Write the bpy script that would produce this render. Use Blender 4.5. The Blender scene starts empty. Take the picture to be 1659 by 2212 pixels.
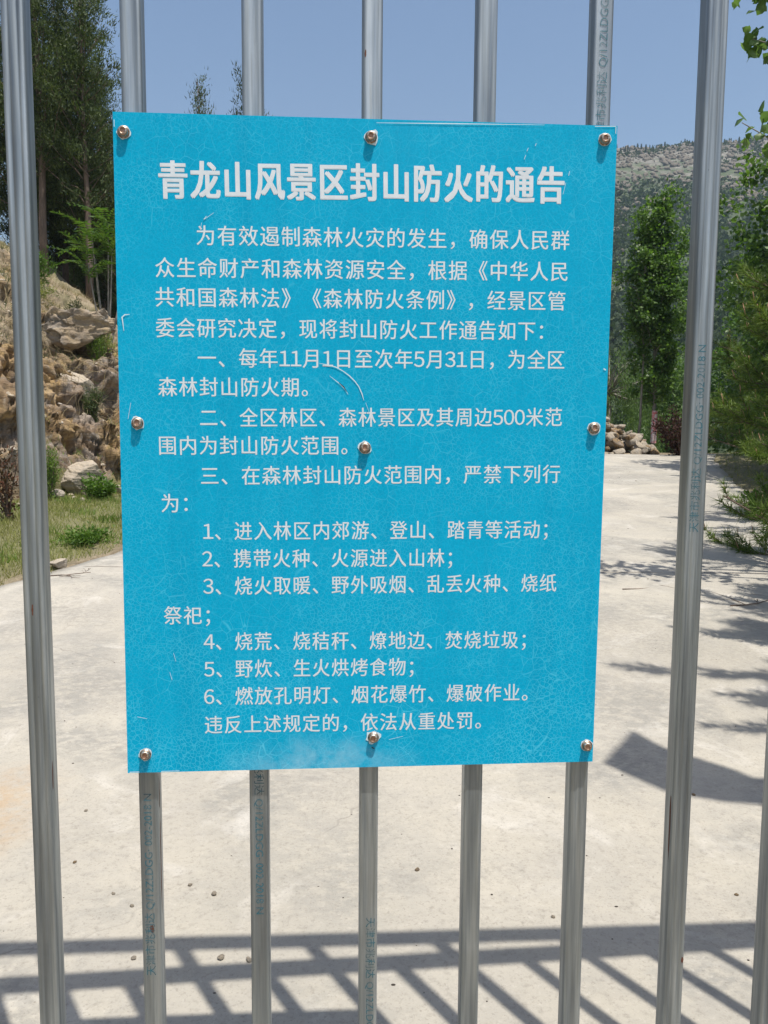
import bpy, math, random
import numpy as np
from mathutils import Matrix, Vector
from mathutils.bvhtree import BVHTree

random.seed(7)
rng = np.random.default_rng(11)
scene = bpy.context.scene
COL = scene.collection

# ------------------------------------------------------------------ camera
def cam_axes(p, y, r):
    cp, sp = math.cos(p), math.sin(p)
    fw = np.array([-math.sin(y) * cp, math.cos(y) * cp, -sp])
    rt = np.array([math.cos(y), math.sin(y), 0.0])
    up = np.cross(rt, fw)
    return rt * math.cos(r) + up * math.sin(r), -rt * math.sin(r) + up * math.cos(r), fw

rt, up, fw = cam_axes(0.0979615, -0.0630785, 0.0068225)
cam_data = bpy.data.cameras.new('camera')
cam = bpy.data.objects.new('camera', cam_data)
COL.objects.link(cam)
M = Matrix.Identity(4)
for i in range(3):
    M[i][0], M[i][1], M[i][2] = rt[i], up[i], -fw[i]
M.translation = Vector((0.0, -1.15923, 1.32))
cam.matrix_world = M
cam_data.sensor_fit = 'HORIZONTAL'
cam_data.sensor_width = 36.0
cam_data.lens = 36.0 * 1676.18 / 1659.0
cam_data.clip_start = 0.05
cam_data.clip_end = 3000
scene.camera = cam

# ------------------------------------------------------------------ light
SUN = Vector((-0.18, 0.293, -1.0))          # direction the light travels
el = math.atan2(1.0, math.hypot(0.18, 0.293))
world = bpy.data.worlds.new('World')
scene.world = world
world.use_nodes = True
wn = world.node_tree
bg = wn.nodes['Background']
sky = wn.nodes.new('ShaderNodeTexSky')
sky.sky_type = 'NISHITA'
sky.sun_disc = False
sky.sun_elevation = el
sky.sun_rotation = math.atan2(0.18, -0.293)
sky.altitude = 300
sky.air_density = 1.25
sky.dust_density = 3.0
sky.ozone_density = 2.0
wn.links.new(sky.outputs[0], bg.inputs[0])
bg.inputs[1].default_value = 0.108
sl = bpy.data.lights.new('sun', 'SUN')
sl.energy = 4.3
sl.angle = math.radians(0.53)
sl.color = (1.0, 0.95, 0.865)
so = bpy.data.objects.new('sun', sl)
COL.objects.link(so)
so.rotation_euler = SUN.to_track_quat('-Z', 'Y').to_euler()
scene.view_settings.view_transform = 'Standard'
scene.view_settings.look = 'None'
scene.view_settings.exposure = 0.45
scene.view_settings.gamma = 1.0
scene.view_settings.use_curve_mapping = False

# ------------------------------------------------------------------ object helpers
def link(o, parent=None):
    COL.objects.link(o)
    if parent is not None:
        o.parent = parent
    return o

def tag(o, label=None, cat=None, group=None, kind=None):
    if label: o['label'] = label
    if cat: o['category'] = cat
    if group: o['group'] = group
    if kind: o['kind'] = kind
    return o

def thing(name, loc, label, cat, group=None):
    o = bpy.data.objects.new(name, None)
    o.empty_display_size = 0.1
    o.location = loc
    link(o)
    return tag(o, label, cat, group)

def wloc(o):
    v = Vector((0, 0, 0))
    while o is not None:
        v += o.location
        o = o.parent
    return v

def mesh_np(name, verts, faces, mat, smooth=False):
    """faces: int array (n,3)/(n,4) or a list of such arrays / of index lists"""
    me = bpy.data.meshes.new(name)
    verts = np.asarray(verts, dtype=np.float32).reshape(-1, 3)
    if isinstance(faces, np.ndarray):
        faces = [faces]
    loops = []; starts = []; totals = []; off = 0
    for f in faces:
        f = np.asarray(f, dtype=np.int32)
        if f.ndim == 1: f = f[None, :]
        if f.size == 0: continue
        n, k = f.shape
        loops.append(f.ravel())
        starts.append(off + np.arange(n) * k)
        totals.append(np.full(n, k))
        off += n * k
    loops = np.concatenate(loops); starts = np.concatenate(starts); totals = np.concatenate(totals)
    me.vertices.add(len(verts)); me.vertices.foreach_set('co', verts.ravel())
    me.loops.add(len(loops)); me.loops.foreach_set('vertex_index', loops.astype(np.int32))
    me.polygons.add(len(starts))
    me.polygons.foreach_set('loop_start', starts.astype(np.int32))
    me.polygons.foreach_set('loop_total', totals.astype(np.int32))
    if smooth:
        me.polygons.foreach_set('use_smooth', np.ones(len(starts), dtype=bool))
    me.update(calc_edges=True)
    if mat is not None:
        me.materials.append(mat)
    return me

def part(name, verts, faces, mat, parent=None, smooth=False, world=True):
    verts = np.asarray(verts, dtype=np.float64).reshape(-1, 3)
    org = np.array(wloc(parent)) if (parent is not None and world) else np.zeros(3)
    o = bpy.data.objects.new(name, mesh_np(name, verts - org, faces, mat, smooth))
    return link(o, parent)

def part_me(name, me, parent=None, loc=(0, 0, 0), rot=None, scale=None):
    o = bpy.data.objects.new(name, me)
    o.location = loc
    if rot is not None: o.rotation_euler = rot
    if scale is not None: o.scale = scale
    return link(o, parent)

class MB:
    def __init__(s): s.v = []; s.f3 = []; s.f4 = []; s.n = 0; s.fn = []
    def add(s, v, f):
        v = np.asarray(v, float).reshape(-1, 3)
        for a in (f if isinstance(f, list) else [f]):
            a = np.asarray(a, int)
            if a.ndim == 1: s.fn.append(a + s.n); continue
            if a.size == 0: continue
            (s.f3 if a.shape[1] == 3 else s.f4).append(a + s.n)
        s.v.append(v); s.n += len(v)
    def box(s, x0, x1, y0, y1, z0, z1):
        v = [(x, y, z) for x in (x0, x1) for y in (y0, y1) for z in (z0, z1)]
        s.add(v, np.array([(0, 1, 3, 2), (4, 6, 7, 5), (0, 4, 5, 1), (2, 3, 7, 6), (0, 2, 6, 4), (1, 5, 7, 3)]))
    def tube(s, pts, rad, n=6, cap=True):
        pts = np.asarray(pts, float); rad = np.broadcast_to(np.asarray(rad, float), (len(pts),))
        d = np.gradient(pts, axis=0); d /= np.linalg.norm(d, axis=1)[:, None] + 1e-9
        ref = np.array([0.31, 0.17, 0.93]) if abs(d[0][2]) < .8 else np.array([0.93, .17, .31])
        a = np.cross(d, ref); a /= np.linalg.norm(a, axis=1)[:, None] + 1e-9
        b = np.cross(d, a)
        t = np.arange(n) * 2 * math.pi / n
        ring = pts[:, None, :] + rad[:, None, None] * (a[:, None, :] * np.cos(t)[None, :, None] + b[:, None, :] * np.sin(t)[None, :, None])
        m = len(pts)
        i = np.arange(m - 1)[:, None] * n; j = np.arange(n)[None, :]; k = (np.arange(n)[None, :] + 1) % n
        f = np.stack([i + j, i + k, i + n + k, i + n + j], -1).reshape(-1, 4)
        s.add(ring.reshape(-1, 3), f)
        if cap:
            s.fn.append(np.arange(n) + s.n - n); s.fn.append(np.arange(n)[::-1] + s.n - m * n)
    def data(s):
        fs = []
        if s.f3: fs.append(np.concatenate(s.f3))
        if s.f4: fs.append(np.concatenate(s.f4))
        fs += s.fn
        return np.concatenate(s.v), fs
    def part(s, name, mat, parent=None, smooth=False):
        v, f = s.data(); return part(name, v, f, mat, parent, smooth)
    def mesh(s, name, mat, smooth=False):
        v, f = s.data(); return mesh_np(name, v, f, mat, smooth)

# ------------------------------------------------------------------ numpy noise
LAT = np.random.default_rng(3).random((64, 64, 64))
def vnoise(P, scale=1.0, seed=0):
    P = np.asarray(P, float) * scale + seed * 17.137 + 1000.0
    i = np.floor(P).astype(int); f = P - i; f = f * f * (3 - 2 * f)
    r = 0
    for dx in (0, 1):
        wx = f[..., 0] if dx else 1 - f[..., 0]
        for dy in (0, 1):
            wy = f[..., 1] if dy else 1 - f[..., 1]
            for dz in (0, 1):
                wz = f[..., 2] if dz else 1 - f[..., 2]
                r = r + wx * wy * wz * LAT[(i[..., 0] + dx) % 64, (i[..., 1] + dy) % 64, (i[..., 2] + dz) % 64]
    return r * 2 - 1
def fbm(P, scale=1.0, octs=4, seed=0, gain=.5):
    r = 0; a = 1
    for o in range(octs):
        r = r + a * vnoise(P, scale * 2 ** o, seed + o * 3); a *= gain
    return r
def cells(P, seed=0):
    """piecewise constant random value per Voronoi cell"""
    P = np.asarray(P, float) + 500 + seed * 7.3
    base = np.floor(P).astype(int)
    best = np.full(P.shape[:-1], 1e9); val = np.zeros(P.shape[:-1])
    for dx in (-1, 0, 1):
        for dy in (-1, 0, 1):
            for dz in (-1, 0, 1):
                c = base + np.array([dx, dy, dz]); m = c % 64
                j = np.stack([LAT[m[..., 0], m[..., 1], m[..., 2]], LAT[m[..., 1], m[..., 2], m[..., 0]], LAT[m[..., 2], m[..., 0], (m[..., 1] + 9) % 64]], -1)
                d = ((c + j - P) ** 2).sum(-1)
                w = d < best
                best = np.where(w, d, best)
                val = np.where(w, LAT[(m[..., 0] + 31) % 64, m[..., 1], (m[..., 2] + 5) % 64], val)
    return val * 2 - 1

# ------------------------------------------------------------------ materials
class NT:
    def __init__(s, name):
        s.m = bpy.data.materials.new(name); s.m.use_nodes = True
        s.t = s.m.node_tree; s.b = s.t.nodes['Principled BSDF']; s.out = s.t.nodes['Material Output']
        s.b.inputs['Roughness'].default_value = .8
        s.co = None
    def n(s, t, **kw):
        x = s.t.nodes.new('ShaderNode' + t)
        for k, v in kw.items(): setattr(x, k, v)
        return x
    def l(s, a, b): s.t.links.new(a, b); return a
    def coord(s, kind='Object'):
        if s.co is None: s.co = s.n('TexCoord')
        return s.co.outputs[kind]
    def pos(s):
        g = s.n('NewGeometry'); return g.outputs['Position']
    def mapv(s, src, scale=(1, 1, 1), rot=(0, 0, 0), loc=(0, 0, 0)):
        m = s.n('Mapping'); s.l(src, m.inputs[0])
        m.inputs['Scale'].default_value = scale; m.inputs['Rotation'].default_value = rot; m.inputs['Location'].default_value = loc
        return m.outputs[0]
    def noise(s, src, scale, detail=4, rough=.55, dist=0):
        x = s.n('TexNoise'); s.l(src, x.inputs['Vector'])
        x.inputs['Scale'].default_value = scale; x.inputs['Detail'].default_value = detail
        x.inputs['Roughness'].default_value = rough; x.inputs['Distortion'].default_value = dist
        return x.outputs[0]
    def noisec(s, src, scale, detail=2):
        x = s.n('TexNoise'); s.l(src, x.inputs['Vector']); x.inputs['Scale'].default_value = scale; x.inputs['Detail'].default_value = detail
        return x.outputs['Color']
    def vor(s, src, scale, feature='F1', out='Distance', rand=1.0):
        x = s.n('TexVoronoi', feature=feature); s.l(src, x.inputs['Vector']); x.inputs['Scale'].default_value = scale
        x.inputs['Randomness'].default_value = rand
        return x.outputs[out]
    def ramp(s, f, stops):
        x = s.n('ValToRGB'); s.l(f, x.inputs[0]); e = x.color_ramp.elements
        while len(e) < len(stops): e.new(.5)
        for k, (p, c) in enumerate(stops):
            e[k].position = p; e[k].color = (*c, 1) if len(c) == 3 else c
        return x.outputs[0]
    def rng(s, f, a, b, c=0., d=1.):
        x = s.n('MapRange'); s.l(f, x.inputs[0])
        for k, v in zip(range(1, 5), (a, b, c, d)): x.inputs[k].default_value = v
        return x.outputs[0]
    def math(s, op, a, b=None):
        x = s.n('Math', operation=op)
        for k, v in enumerate((a, b)):
            if v is None: continue
            if isinstance(v, (int, float)): x.inputs[k].default_value = v
            else: s.l(v, x.inputs[k])
        return x.outputs[0]
    def mix(s, f, a, b, mode='MIX'):
        x = s.n('Mix', data_type='RGBA', blend_type=mode)
        for k, v in ((0, f), (6, a), (7, b)):
            if isinstance(v, (int, float)): x.inputs[k].default_value = v
            elif isinstance(v, tuple): x.inputs[k].default_value = (*v, 1)
            else: s.l(v, x.inputs[k])
        return x.outputs[2]
    def vadd(s, a, b, k=1.0):
        m = s.n('VectorMath', operation='SCALE'); s.l(b, m.inputs[0]); m.inputs[3].default_value = k
        x = s.n('VectorMath', operation='ADD'); s.l(a, x.inputs[0]); s.l(m.outputs[0], x.inputs[1]); return x.outputs[0]
    def attr(s, name):
        x = s.n('Attribute', attribute_name=name); return x.outputs['Fac']
    def color(s, c):
        if isinstance(c, tuple): s.b.inputs['Base Color'].default_value = (*c, 1)
        else: s.l(c, s.b.inputs['Base Color'])
    def rough(s, r):
        if isinstance(r, (int, float)): s.b.inputs['Roughness'].default_value = r
        else: s.l(r, s.b.inputs['Roughness'])
    def bump(s, h, strength=.3, dist=.01):
        x = s.n('Bump'); x.inputs['Strength'].default_value = strength; x.inputs['Distance'].default_value = dist
        s.l(h, x.inputs['Height']); s.l(x.outputs[0], s.b.inputs['Normal']); return x.outputs[0]

def leaf_mat(name, dark, light, trans=.3, rough=.5, tint=None, spec=.25):
    k = NT(name)
    g = k.n('NewGeometry')
    c = k.ramp(g.outputs['Random Per Island'], [(0, dark), (.6, tuple((a + b) / 2 for a, b in zip(dark, light))), (1, light)])
    n = k.noise(k.coord(), 1.7, 2)
    c = k.mix(k.rng(n, .35, .65, 0, .5), c, tint if tint else tuple(v * .6 for v in dark))
    k.color(c); k.rough(rough); k.b.inputs['Specular IOR Level'].default_value = spec
    t = k.n('BsdfTranslucent')
    cc = k.mix(1.0, c, (1.5, 1.7, .7), 'MULTIPLY'); k.l(cc, t.inputs[0])
    m = k.n('MixShader'); m.inputs[0].default_value = trans
    k.l(k.b.outputs[0], m.inputs[1]); k.l(t.outputs[0], m.inputs[2]); k.l(m.outputs[0], k.out.inputs[0])
    return k.m

def mat_bark(name, c1, c2, scale=12):
    k = NT(name)
    v = k.mapv(k.coord(), (1, 1, .25))
    n = k.noise(v, scale, 5, .7)
    k.color(k.ramp(n, [(.3, c1), (.7, c2)])); k.rough(.9); k.bump(n, .6, .02)
    return k.m

MAT = {}
MAT['conifer'] = leaf_mat('conifer_foliage', (.032, .054, .018), (.12, .155, .055), .22, .6)
MAT['conifer2'] = leaf_mat('conifer_foliage_deep', (.03, .045, .02), (.075, .10, .04), .22, .6)
MAT['pine'] = leaf_mat('pine_needles', (.05, .095, .02), (.20, .26, .06), .3, .45, tint=(.06, .11, .025))
MAT['poplar'] = leaf_mat('poplar_leaves', (.05, .105, .024), (.16, .26, .06), .38, .45, spec=.35)
MAT['nearleaf'] = leaf_mat('near_poplar_leaves', (.06, .12, .03), (.17, .27, .09), .35, .42, spec=.4)
MAT['willow'] = leaf_mat('willow_leaves', (.08, .14, .045), (.17, .25, .09), .35, .5)
MAT['sumac'] = leaf_mat('sumac_leaves', (.04, .095, .018), (.13, .20, .045), .35, .45)
MAT['purple'] = leaf_mat('purple_leaves', (.03, .012, .012), (.09, .045, .035), .25, .5)
MAT['bush'] = leaf_mat('bush_leaves', (.055, .12, .02), (.16, .26, .05), .35, .5)
MAT['weed'] = leaf_mat('weed_leaves', (.09, .16, .03), (.22, .31, .07), .35, .5)
MAT['hillbush'] = leaf_mat('hill_bushes', (.03, .05, .02), (.085, .115, .05), .2, .7)
MAT['grass'] = leaf_mat('grass_blades', (.12, .17, .04), (.33, .33, .12), .35, .6, tint=(.26, .22, .10))
MAT['drygrass'] = leaf_mat('dry_stalks', (.22, .17, .09), (.52, .43, .26), .2, .7, tint=(.25, .2, .12))
MAT['burnt'] = leaf_mat('reddish_leaves', (.03, .03, .018), (.16, .06, .035), .2, .6)
MAT['bark'] = mat_bark('conifer_bark', (.07, .05, .038), (.20, .145, .11))
MAT['bark_grey'] = mat_bark('grey_bark', (.12, .11, .09), (.30, .28, .24))
MAT['bark_dark'] = mat_bark('dark_bark', (.025, .02, .016), (.07, .055, .045))
MAT['candle'] = mat_bark('pine_candles', (.30, .14, .09), (.50, .30, .20), 40)

def mat_concrete():
    k = NT('concrete')
    P = k.pos()
    big = k.noise(P, .55, 5, .6)
    mid = k.noise(P, 3.1, 6, .65)
    fine = k.noise(P, 42, 4, .7)
    grit = k.vor(P, 160, 'F1')
    c = k.ramp(big, [(.3, (.335, .31, .26)), (.5, (.41, .378, .318)), (.7, (.45, .418, .355))])
    c = k.mix(k.rng(mid, .35, .62, .62, 0), c, (.34, .318, .28))
    c = k.mix(k.rng(k.noise(P, 13, 6, .75), .52, .70, 0, .55), c, (.31, .29, .255))
    # grey scuffed patches with brushed grain
    br = k.noise(k.mapv(P, (14, 22, 14), (0, 0, .7)), 1.0, 5, .75)
    pat = k.rng(k.noise(P, 1.25, 3, .5, .6), .47, .60)
    c = k.mix(k.math('MULTIPLY', pat, k.rng(br, .38, .56, 0, .8)), c, (.255, .245, .22))
    c = k.mix(k.math('MULTIPLY', k.rng(k.noise(P, .9, 4, .6, .4), .50, .66, 0, .7), k.rng(k.noise(P, 30, 5, .8), .42, .60)), c, (.24, .225, .20))
    # pale laitance
    c = k.mix(k.math('MULTIPLY', k.rng(k.noise(P, 2.2, 5, .65, 1.), .56, .72), .55), c, (.56, .53, .48))
    # speckle
    c = k.mix(k.rng(fine, .54, .72, 0, .55), c, (.22, .20, .17))
    c = k.mix(k.rng(k.noise(P, 110, 4, .75), .55, .68, 0, .5), c, (.17, .15, .13))
    c = k.mix(k.rng(fine, .25, .40, .3, 0), c, (.60, .56, .50))
    spk = k.rng(k.vor(P, 26, 'F1'), .0, .10, .75, 0)
    c = k.mix(k.math('MULTIPLY', spk, k.rng(k.noise(P, 6, 2), .5, .6)), c, (.14, .12, .10))
    # rusty stain, near left
    sep = k.n('SeparateXYZ'); k.l(k.vadd(P, k.noisec(P, 3.2, 3), .45), sep.inputs[0])
    dx = k.math('MULTIPLY', k.math('SUBTRACT', sep.outputs[0], -1.04), 3.1)
    dy = k.math('MULTIPLY', k.math('SUBTRACT', sep.outputs[1], 1.72), 2.1)
    rr = k.math('SQRT', k.math('ADD', k.math('MULTIPLY', dx, dx), k.math('MULTIPLY', dy, dy)))
    c = k.mix(k.math('MULTIPLY', k.rng(rr, .2, 1.0, .6, 0), k.rng(k.noise(P, 14, 5, .7), .35, .6)), c, (.40, .26, .13))
    # hairline cracks
    v2 = k.vadd(P, k.noisec(P, 2.5, 4), .35)
    cr = k.vor(v2, .42, 'DISTANCE_TO_EDGE')
    c = k.mix(k.math('MULTIPLY', k.rng(cr, 0, .0022, .45, 0), k.rng(k.noise(P, 1.1, 2), .50, .60)), c, (.13, .115, .10))
    # transverse joint between two pours
    s2 = k.n('SeparateXYZ'); k.l(k.vadd(P, k.noisec(P, 9, 3), .03), s2.inputs[0])
    jt = k.math('ABSOLUTE', k.math('SUBTRACT', k.math('ADD', s2.outputs[1], k.math('MULTIPLY', s2.outputs[0], .06)), 5.10))
    c = k.mix(k.math('MULTIPLY', k.rng(jt, .005, .022, .85, 0), k.rng(k.noise(P, 4, 3), .35, .5)), c, (.15, .13, .11))
    k.color(c); k.rough(k.rng(mid, .3, .7, .75, .95))
    h = k.math('ADD', k.math('MULTIPLY', fine, .5), k.math('MULTIPLY', mid, 1.2))
    h = k.math('ADD', h, k.math('MULTIPLY', grit, .12))
    k.bump(h, .35, .012)
    return k.m
MAT['concrete'] = mat_concrete()

def rock_color(k, P, offs=0):
    v = k.vadd(P, k.noisec(P, 1.3, 3), .5)
    n1 = k.noise(k.mapv(v, (1, 1, 1), (0, 0, 0), (offs, 0, 0)), 1.1, 5, .6)
    n2 = k.noise(v, 5.5, 6, .7)
    st = k.noise(k.mapv(v, (2.2, 2.2, 13), (.5, -.35, .3)), 1.0, 5, .7)
    c = k.ramp(n1, [(.30, (.13, .115, .10)), (.42, (.27, .19, .11)), (.50, (.44, .30, .135)), (.57, (.22, .19, .16)), (.68, (.42, .34, .27))])
    c = k.mix(k.rng(st, .42, .58, 0, .8), c, (.19, .125, .07))
    c = k.mix(k.rng(n2, .52, .66, 0, .75), c, (.10, .085, .07))
    c = k.mix(k.rng(n2, .22, .40, .6, 0), c, (.58, .51, .42))
    return c, n1, n2, st

def mat_rock(name, offs=0, grey=0.0, bump=.7):
    k = NT(name)
    P = k.coord() if name != 'ground_rock' else k.pos()
    c, n1, n2, st = rock_color(k, P, offs)
    if grey: c = k.mix(grey, c, (.50, .46, .39) if name != 'hill_rock' else (.105, .098, .085))
    k.color(c); k.rough(.92)
    f = k.noise(P, 24, 6, .75)
    h = k.math('ADD', k.math('MULTIPLY', n2, 1.0), k.math('MULTIPLY', f, .5))
    h = k.math('ADD', h, k.math('MULTIPLY', st, .9))
    k.bump(h, bump, .05)
    return k.m
MAT['rock'] = mat_rock('ochre_rock', 0)
MAT['rock_grey'] = mat_rock('grey_rock', 3, .28, 1.0)
MAT['rock_pale'] = mat_rock('pale_rock', 6, .55)
MAT['hillrock'] = mat_rock('hill_rock', 2, .8, .5)

def mat_ground():
    k = NT('ground')
    P = k.pos()
    rc, n1, n2, st = rock_color(k, P)
    # dry soil with litter
    s1 = k.noise(P, 5, 7, .75); s2 = k.noise(P, 34, 5, .75)
    soil = k.ramp(s1, [(.3, (.12, .095, .06)), (.5, (.24, .19, .125)), (.7, (.40, .33, .24))])
    soil = k.mix(k.rng(s2, .5, .68, 0, .6), soil, (.11, .085, .055))
    soil = k.mix(k.rng(s2, .28, .42, .5, 0), soil, (.50, .43, .30))
    grass = k.ramp(s2, [(.3, (.07, .085, .03)), (.6, (.19, .19, .08)), (.75, (.30, .27, .14))])
    far = k.ramp(k.noise(P, .12, 8, .7), [(.35, (.035, .052, .022)), (.55, (.06, .08, .035)), (.72, (.13, .13, .075))])
    c = k.mix(k.attr('rock'), soil, rc)
    c = k.mix(k.attr('grass'), c, grass)
    c = k.mix(k.attr('far'), c, far)
    # bare rock patches high on the far hill
    hr = k.noise(P, .09, 9, .78); hr2 = k.noise(P, .55, 5, .8)
    rockc = k.ramp(hr2, [(.32, (.07, .07, .055)), (.5, (.15, .14, .115)), (.66, (.25, .23, .20))])
    thr = k.math('ADD', hr, k.math('MULTIPLY', k.math('SUBTRACT', k.attr('high'), .5), .55))
    c = k.mix(k.math('MULTIPLY', k.rng(thr, .50, .60), k.attr('far')), c, rockc)
    k.color(c); k.rough(.95)
    f = k.noise(P, 26, 6, .75)
    h = k.math('ADD', k.math('MULTIPLY', n2, 1.0), k.math('MULTIPLY', f, .6))
    h = k.math('ADD', h, k.math('MULTIPLY', k.math('MULTIPLY', st, 1.0), k.attr('rock')))
    k.bump(h, .75, .05)
    return k.m
MAT['ground'] = mat_ground()

def mat_metal(name, dull=0.0, rust=.5, rail=False):
    k = NT(name)
    P = k.pos()
    oi = k.n('ObjectInfo')
    off = k.n('CombineXYZ'); k.l(k.math('MULTIPLY', oi.outputs['Random'], 40.), off.inputs[2])
    v = k.vadd(P, off.outputs[0], 1)
    sc = (1, 1, .035) if not rail else (.035, 1, 1)
    str1 = k.noise(k.mapv(v, sc), 190, 4, .65)
    str2 = k.noise(k.mapv(v, sc), 70, 3, .6)
    bl = k.noise(v, 9, 5, .7)
    c = k.ramp(str2, [(.34, (.19, .215, .235)), (.5, (.295, .33, .35)), (.64, (.44, .48, .50))])
    c = k.mix(k.rng(str1, .52, .66, 0, .45), c, (.22, .245, .26))
    c = k.mix(k.rng(bl, .45, .75, 0, .45), c, (.30, .325, .33))
    rs = k.noise(k.mapv(v, (1, 1, .16)), 30, 5, .7)
    c = k.mix(k.rng(rs, .74, .80, 0, rust), c, (.16, .055, .03))
    dots = k.rng(k.noise(k.mapv(v, (1, 1, .4)), 75, 3, .7), .72, .76, 0, .6)
    c = k.mix(dots, c, (.10, .105, .11))
    k.color(c)
    k.b.inputs['Metallic'].default_value = .8
    k.rough(k.rng(str1, .3, .7, .36, .56))
    k.bump(k.math('ADD', str2, k.math('MULTIPLY', bl, .3)), .12, .002)
    return k.m
MAT['galv'] = mat_metal('galvanised_steel')
MAT['galv_rail'] = mat_metal('galvanised_rail', rail=True)

def mat_sign():
    k = NT('cyan_sign_print')
    P = k.pos()
    w = k.vadd(P, k.noisec(P, 9, 3), .03)
    w = k.vadd(w, k.noisec(P, 60, 2), .004)
    fl = k.mapv(w, (1, 0, 1))
    e1 = k.vor(fl, 52, 'DISTANCE_TO_EDGE'); e2 = k.vor(fl, 170, 'DISTANCE_TO_EDGE'); e3 = k.vor(k.mapv(w, (1, 0, 3.5)), 14, 'DISTANCE_TO_EDGE')
    n = k.noise(P, 5, 5, .6); gr = k.noise(P, 420, 3, .7)
    sep = k.n('SeparateXYZ'); k.l(P, sep.inputs[0])
    c = k.ramp(gr, [(.35, (.0, .315, .53)), (.65, (.0, .395, .63))])
    c = k.mix(k.rng(n, .35, .65, 0, .25), c, (.0, .43, .70))
    # the lower third is more weathered: cracks open wider there
    # old rain runs down the face
    runs = k.noise(k.mapv(P, (1, 1, .06)), 26, 4, .65)
    c = k.mix(k.rng(runs, .50, .68, 0, .30), c, (.0, .26, .46))
    low = k.rng(sep.outputs[2], 1.15, .82, 0.0, 1.0)
    m1 = k.math('MULTIPLY', k.rng(e1, 0, .026, .62, 0), k.rng(k.noise(P, 14, 3), .40, .62))
    m2 = k.math('MULTIPLY', k.rng(e2, 0, .075, .55, 0), k.rng(k.noise(P, 8, 3), .42, .60, .25, 1))
    m3 = k.math('MULTIPLY', k.rng(e3, 0, .007, .5, 0), k.rng(k.noise(P, 6, 3), .45, .60))
    m = k.math('MAXIMUM', m1, k.math('MAXIMUM', m2, m3))
    m = k.math('MULTIPLY', m, k.math('ADD', .70, k.math('MULTIPLY', low, .6)))
    c = k.mix(m, c, (.10, .60, .80))
    # pale chalky bloom near the bottom edge
    lowx = k.math('SUBTRACT', sep.outputs[0], -.02); lowz = k.math('MULTIPLY', k.math('SUBTRACT', sep.outputs[2], .822), 3.2)
    d = k.math('SQRT', k.math('ADD', k.math('MULTIPLY', lowx, lowx), k.math('MULTIPLY', lowz, lowz)))
    bl = k.math('MULTIPLY', k.rng(d, .02, .16, .5, 0), k.rng(k.noise(P, 24, 5, .7), .35, .65))
    c = k.mix(bl, c, (.42, .66, .76))
    k.color(c); k.rough(k.rng(n, .3, .7, .33, .5))
    k.b.inputs['Specular IOR Level'].default_value = .14
    k.bump(k.math('ADD', k.math('MULTIPLY', m, .4), gr), .06, .0008)
    return k.m
MAT['sign'] = mat_sign()

def simple(name, c, rough=.5, metal=0., spec=.5):
    k = NT(name); n = k.noise(k.coord(), 60, 4, .6)
    k.color(k.mix(k.rng(n, .3, .7), tuple(v * .88 for v in c), c)); k.rough(rough)
    k.b.inputs['Metallic'].default_value = metal; k.b.inputs['Specular IOR Level'].default_value = spec
    return k.m
MAT['white'] = simple('white_print', (.70, .76, .80), .5)
MAT['scratch'] = simple('scratched_paint', (.62, .78, .84), .7)
MAT['dirt'] = simple('black_grime', (.03, .03, .03), .8)
MAT['signback'] = simple('sign_tray_edge', (.0, .24, .40), .4)
MAT['rust'] = simple('rust', (.13, .05, .03), .85)
MAT['lampbody'] = simple('lamp_grey', (.30, .31, .32), .4, .3)
MAT['pillar'] = mat_rock('pillar_stone', 4, .6)
def mat_bolt():
    k = NT('rusty_bolt'); n = k.noise(k.coord(), 260, 4, .7)
    k.color(k.ramp(n, [(.35, (.20, .095, .05)), (.5, (.38, .28, .21)), (.65, (.60, .55, .49))]))
    k.b.inputs['Metallic'].default_value = .8; k.rough(.38); return k.m
MAT['bolt'] = mat_bolt()
MAT['socket'] = simple('bolt_socket', (.42, .25, .17), .5, .5)
def mat_ink():
    k = NT('teal_tube_ink'); P = k.pos()
    k.color((.03, .15, .20)); k.rough(.6)
    t = k.n('BsdfTransparent'); m = k.n('MixShader')
    k.l(k.rng(k.noise(P, 55, 5, .75), .40, .62, .38, .95), m.inputs[0])
    k.l(t.outputs[0], m.inputs[1]); k.l(k.b.outputs[0], m.inputs[2]); k.l(m.outputs[0], k.out.inputs[0]); return k.m
MAT['ink'] = mat_ink()
def mat_wrap():
    k = NT('pink_trunk_band'); P = k.coord()
    n = k.noise(k.mapv(P, (1, 1, 1)), 14, 3, .6)
    k.color(k.ramp(n, [(.42, (.62, .16, .17)), (.55, (.72, .62, .60))])); k.rough(.7); return k.m
MAT['wrap'] = mat_wrap()

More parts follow.
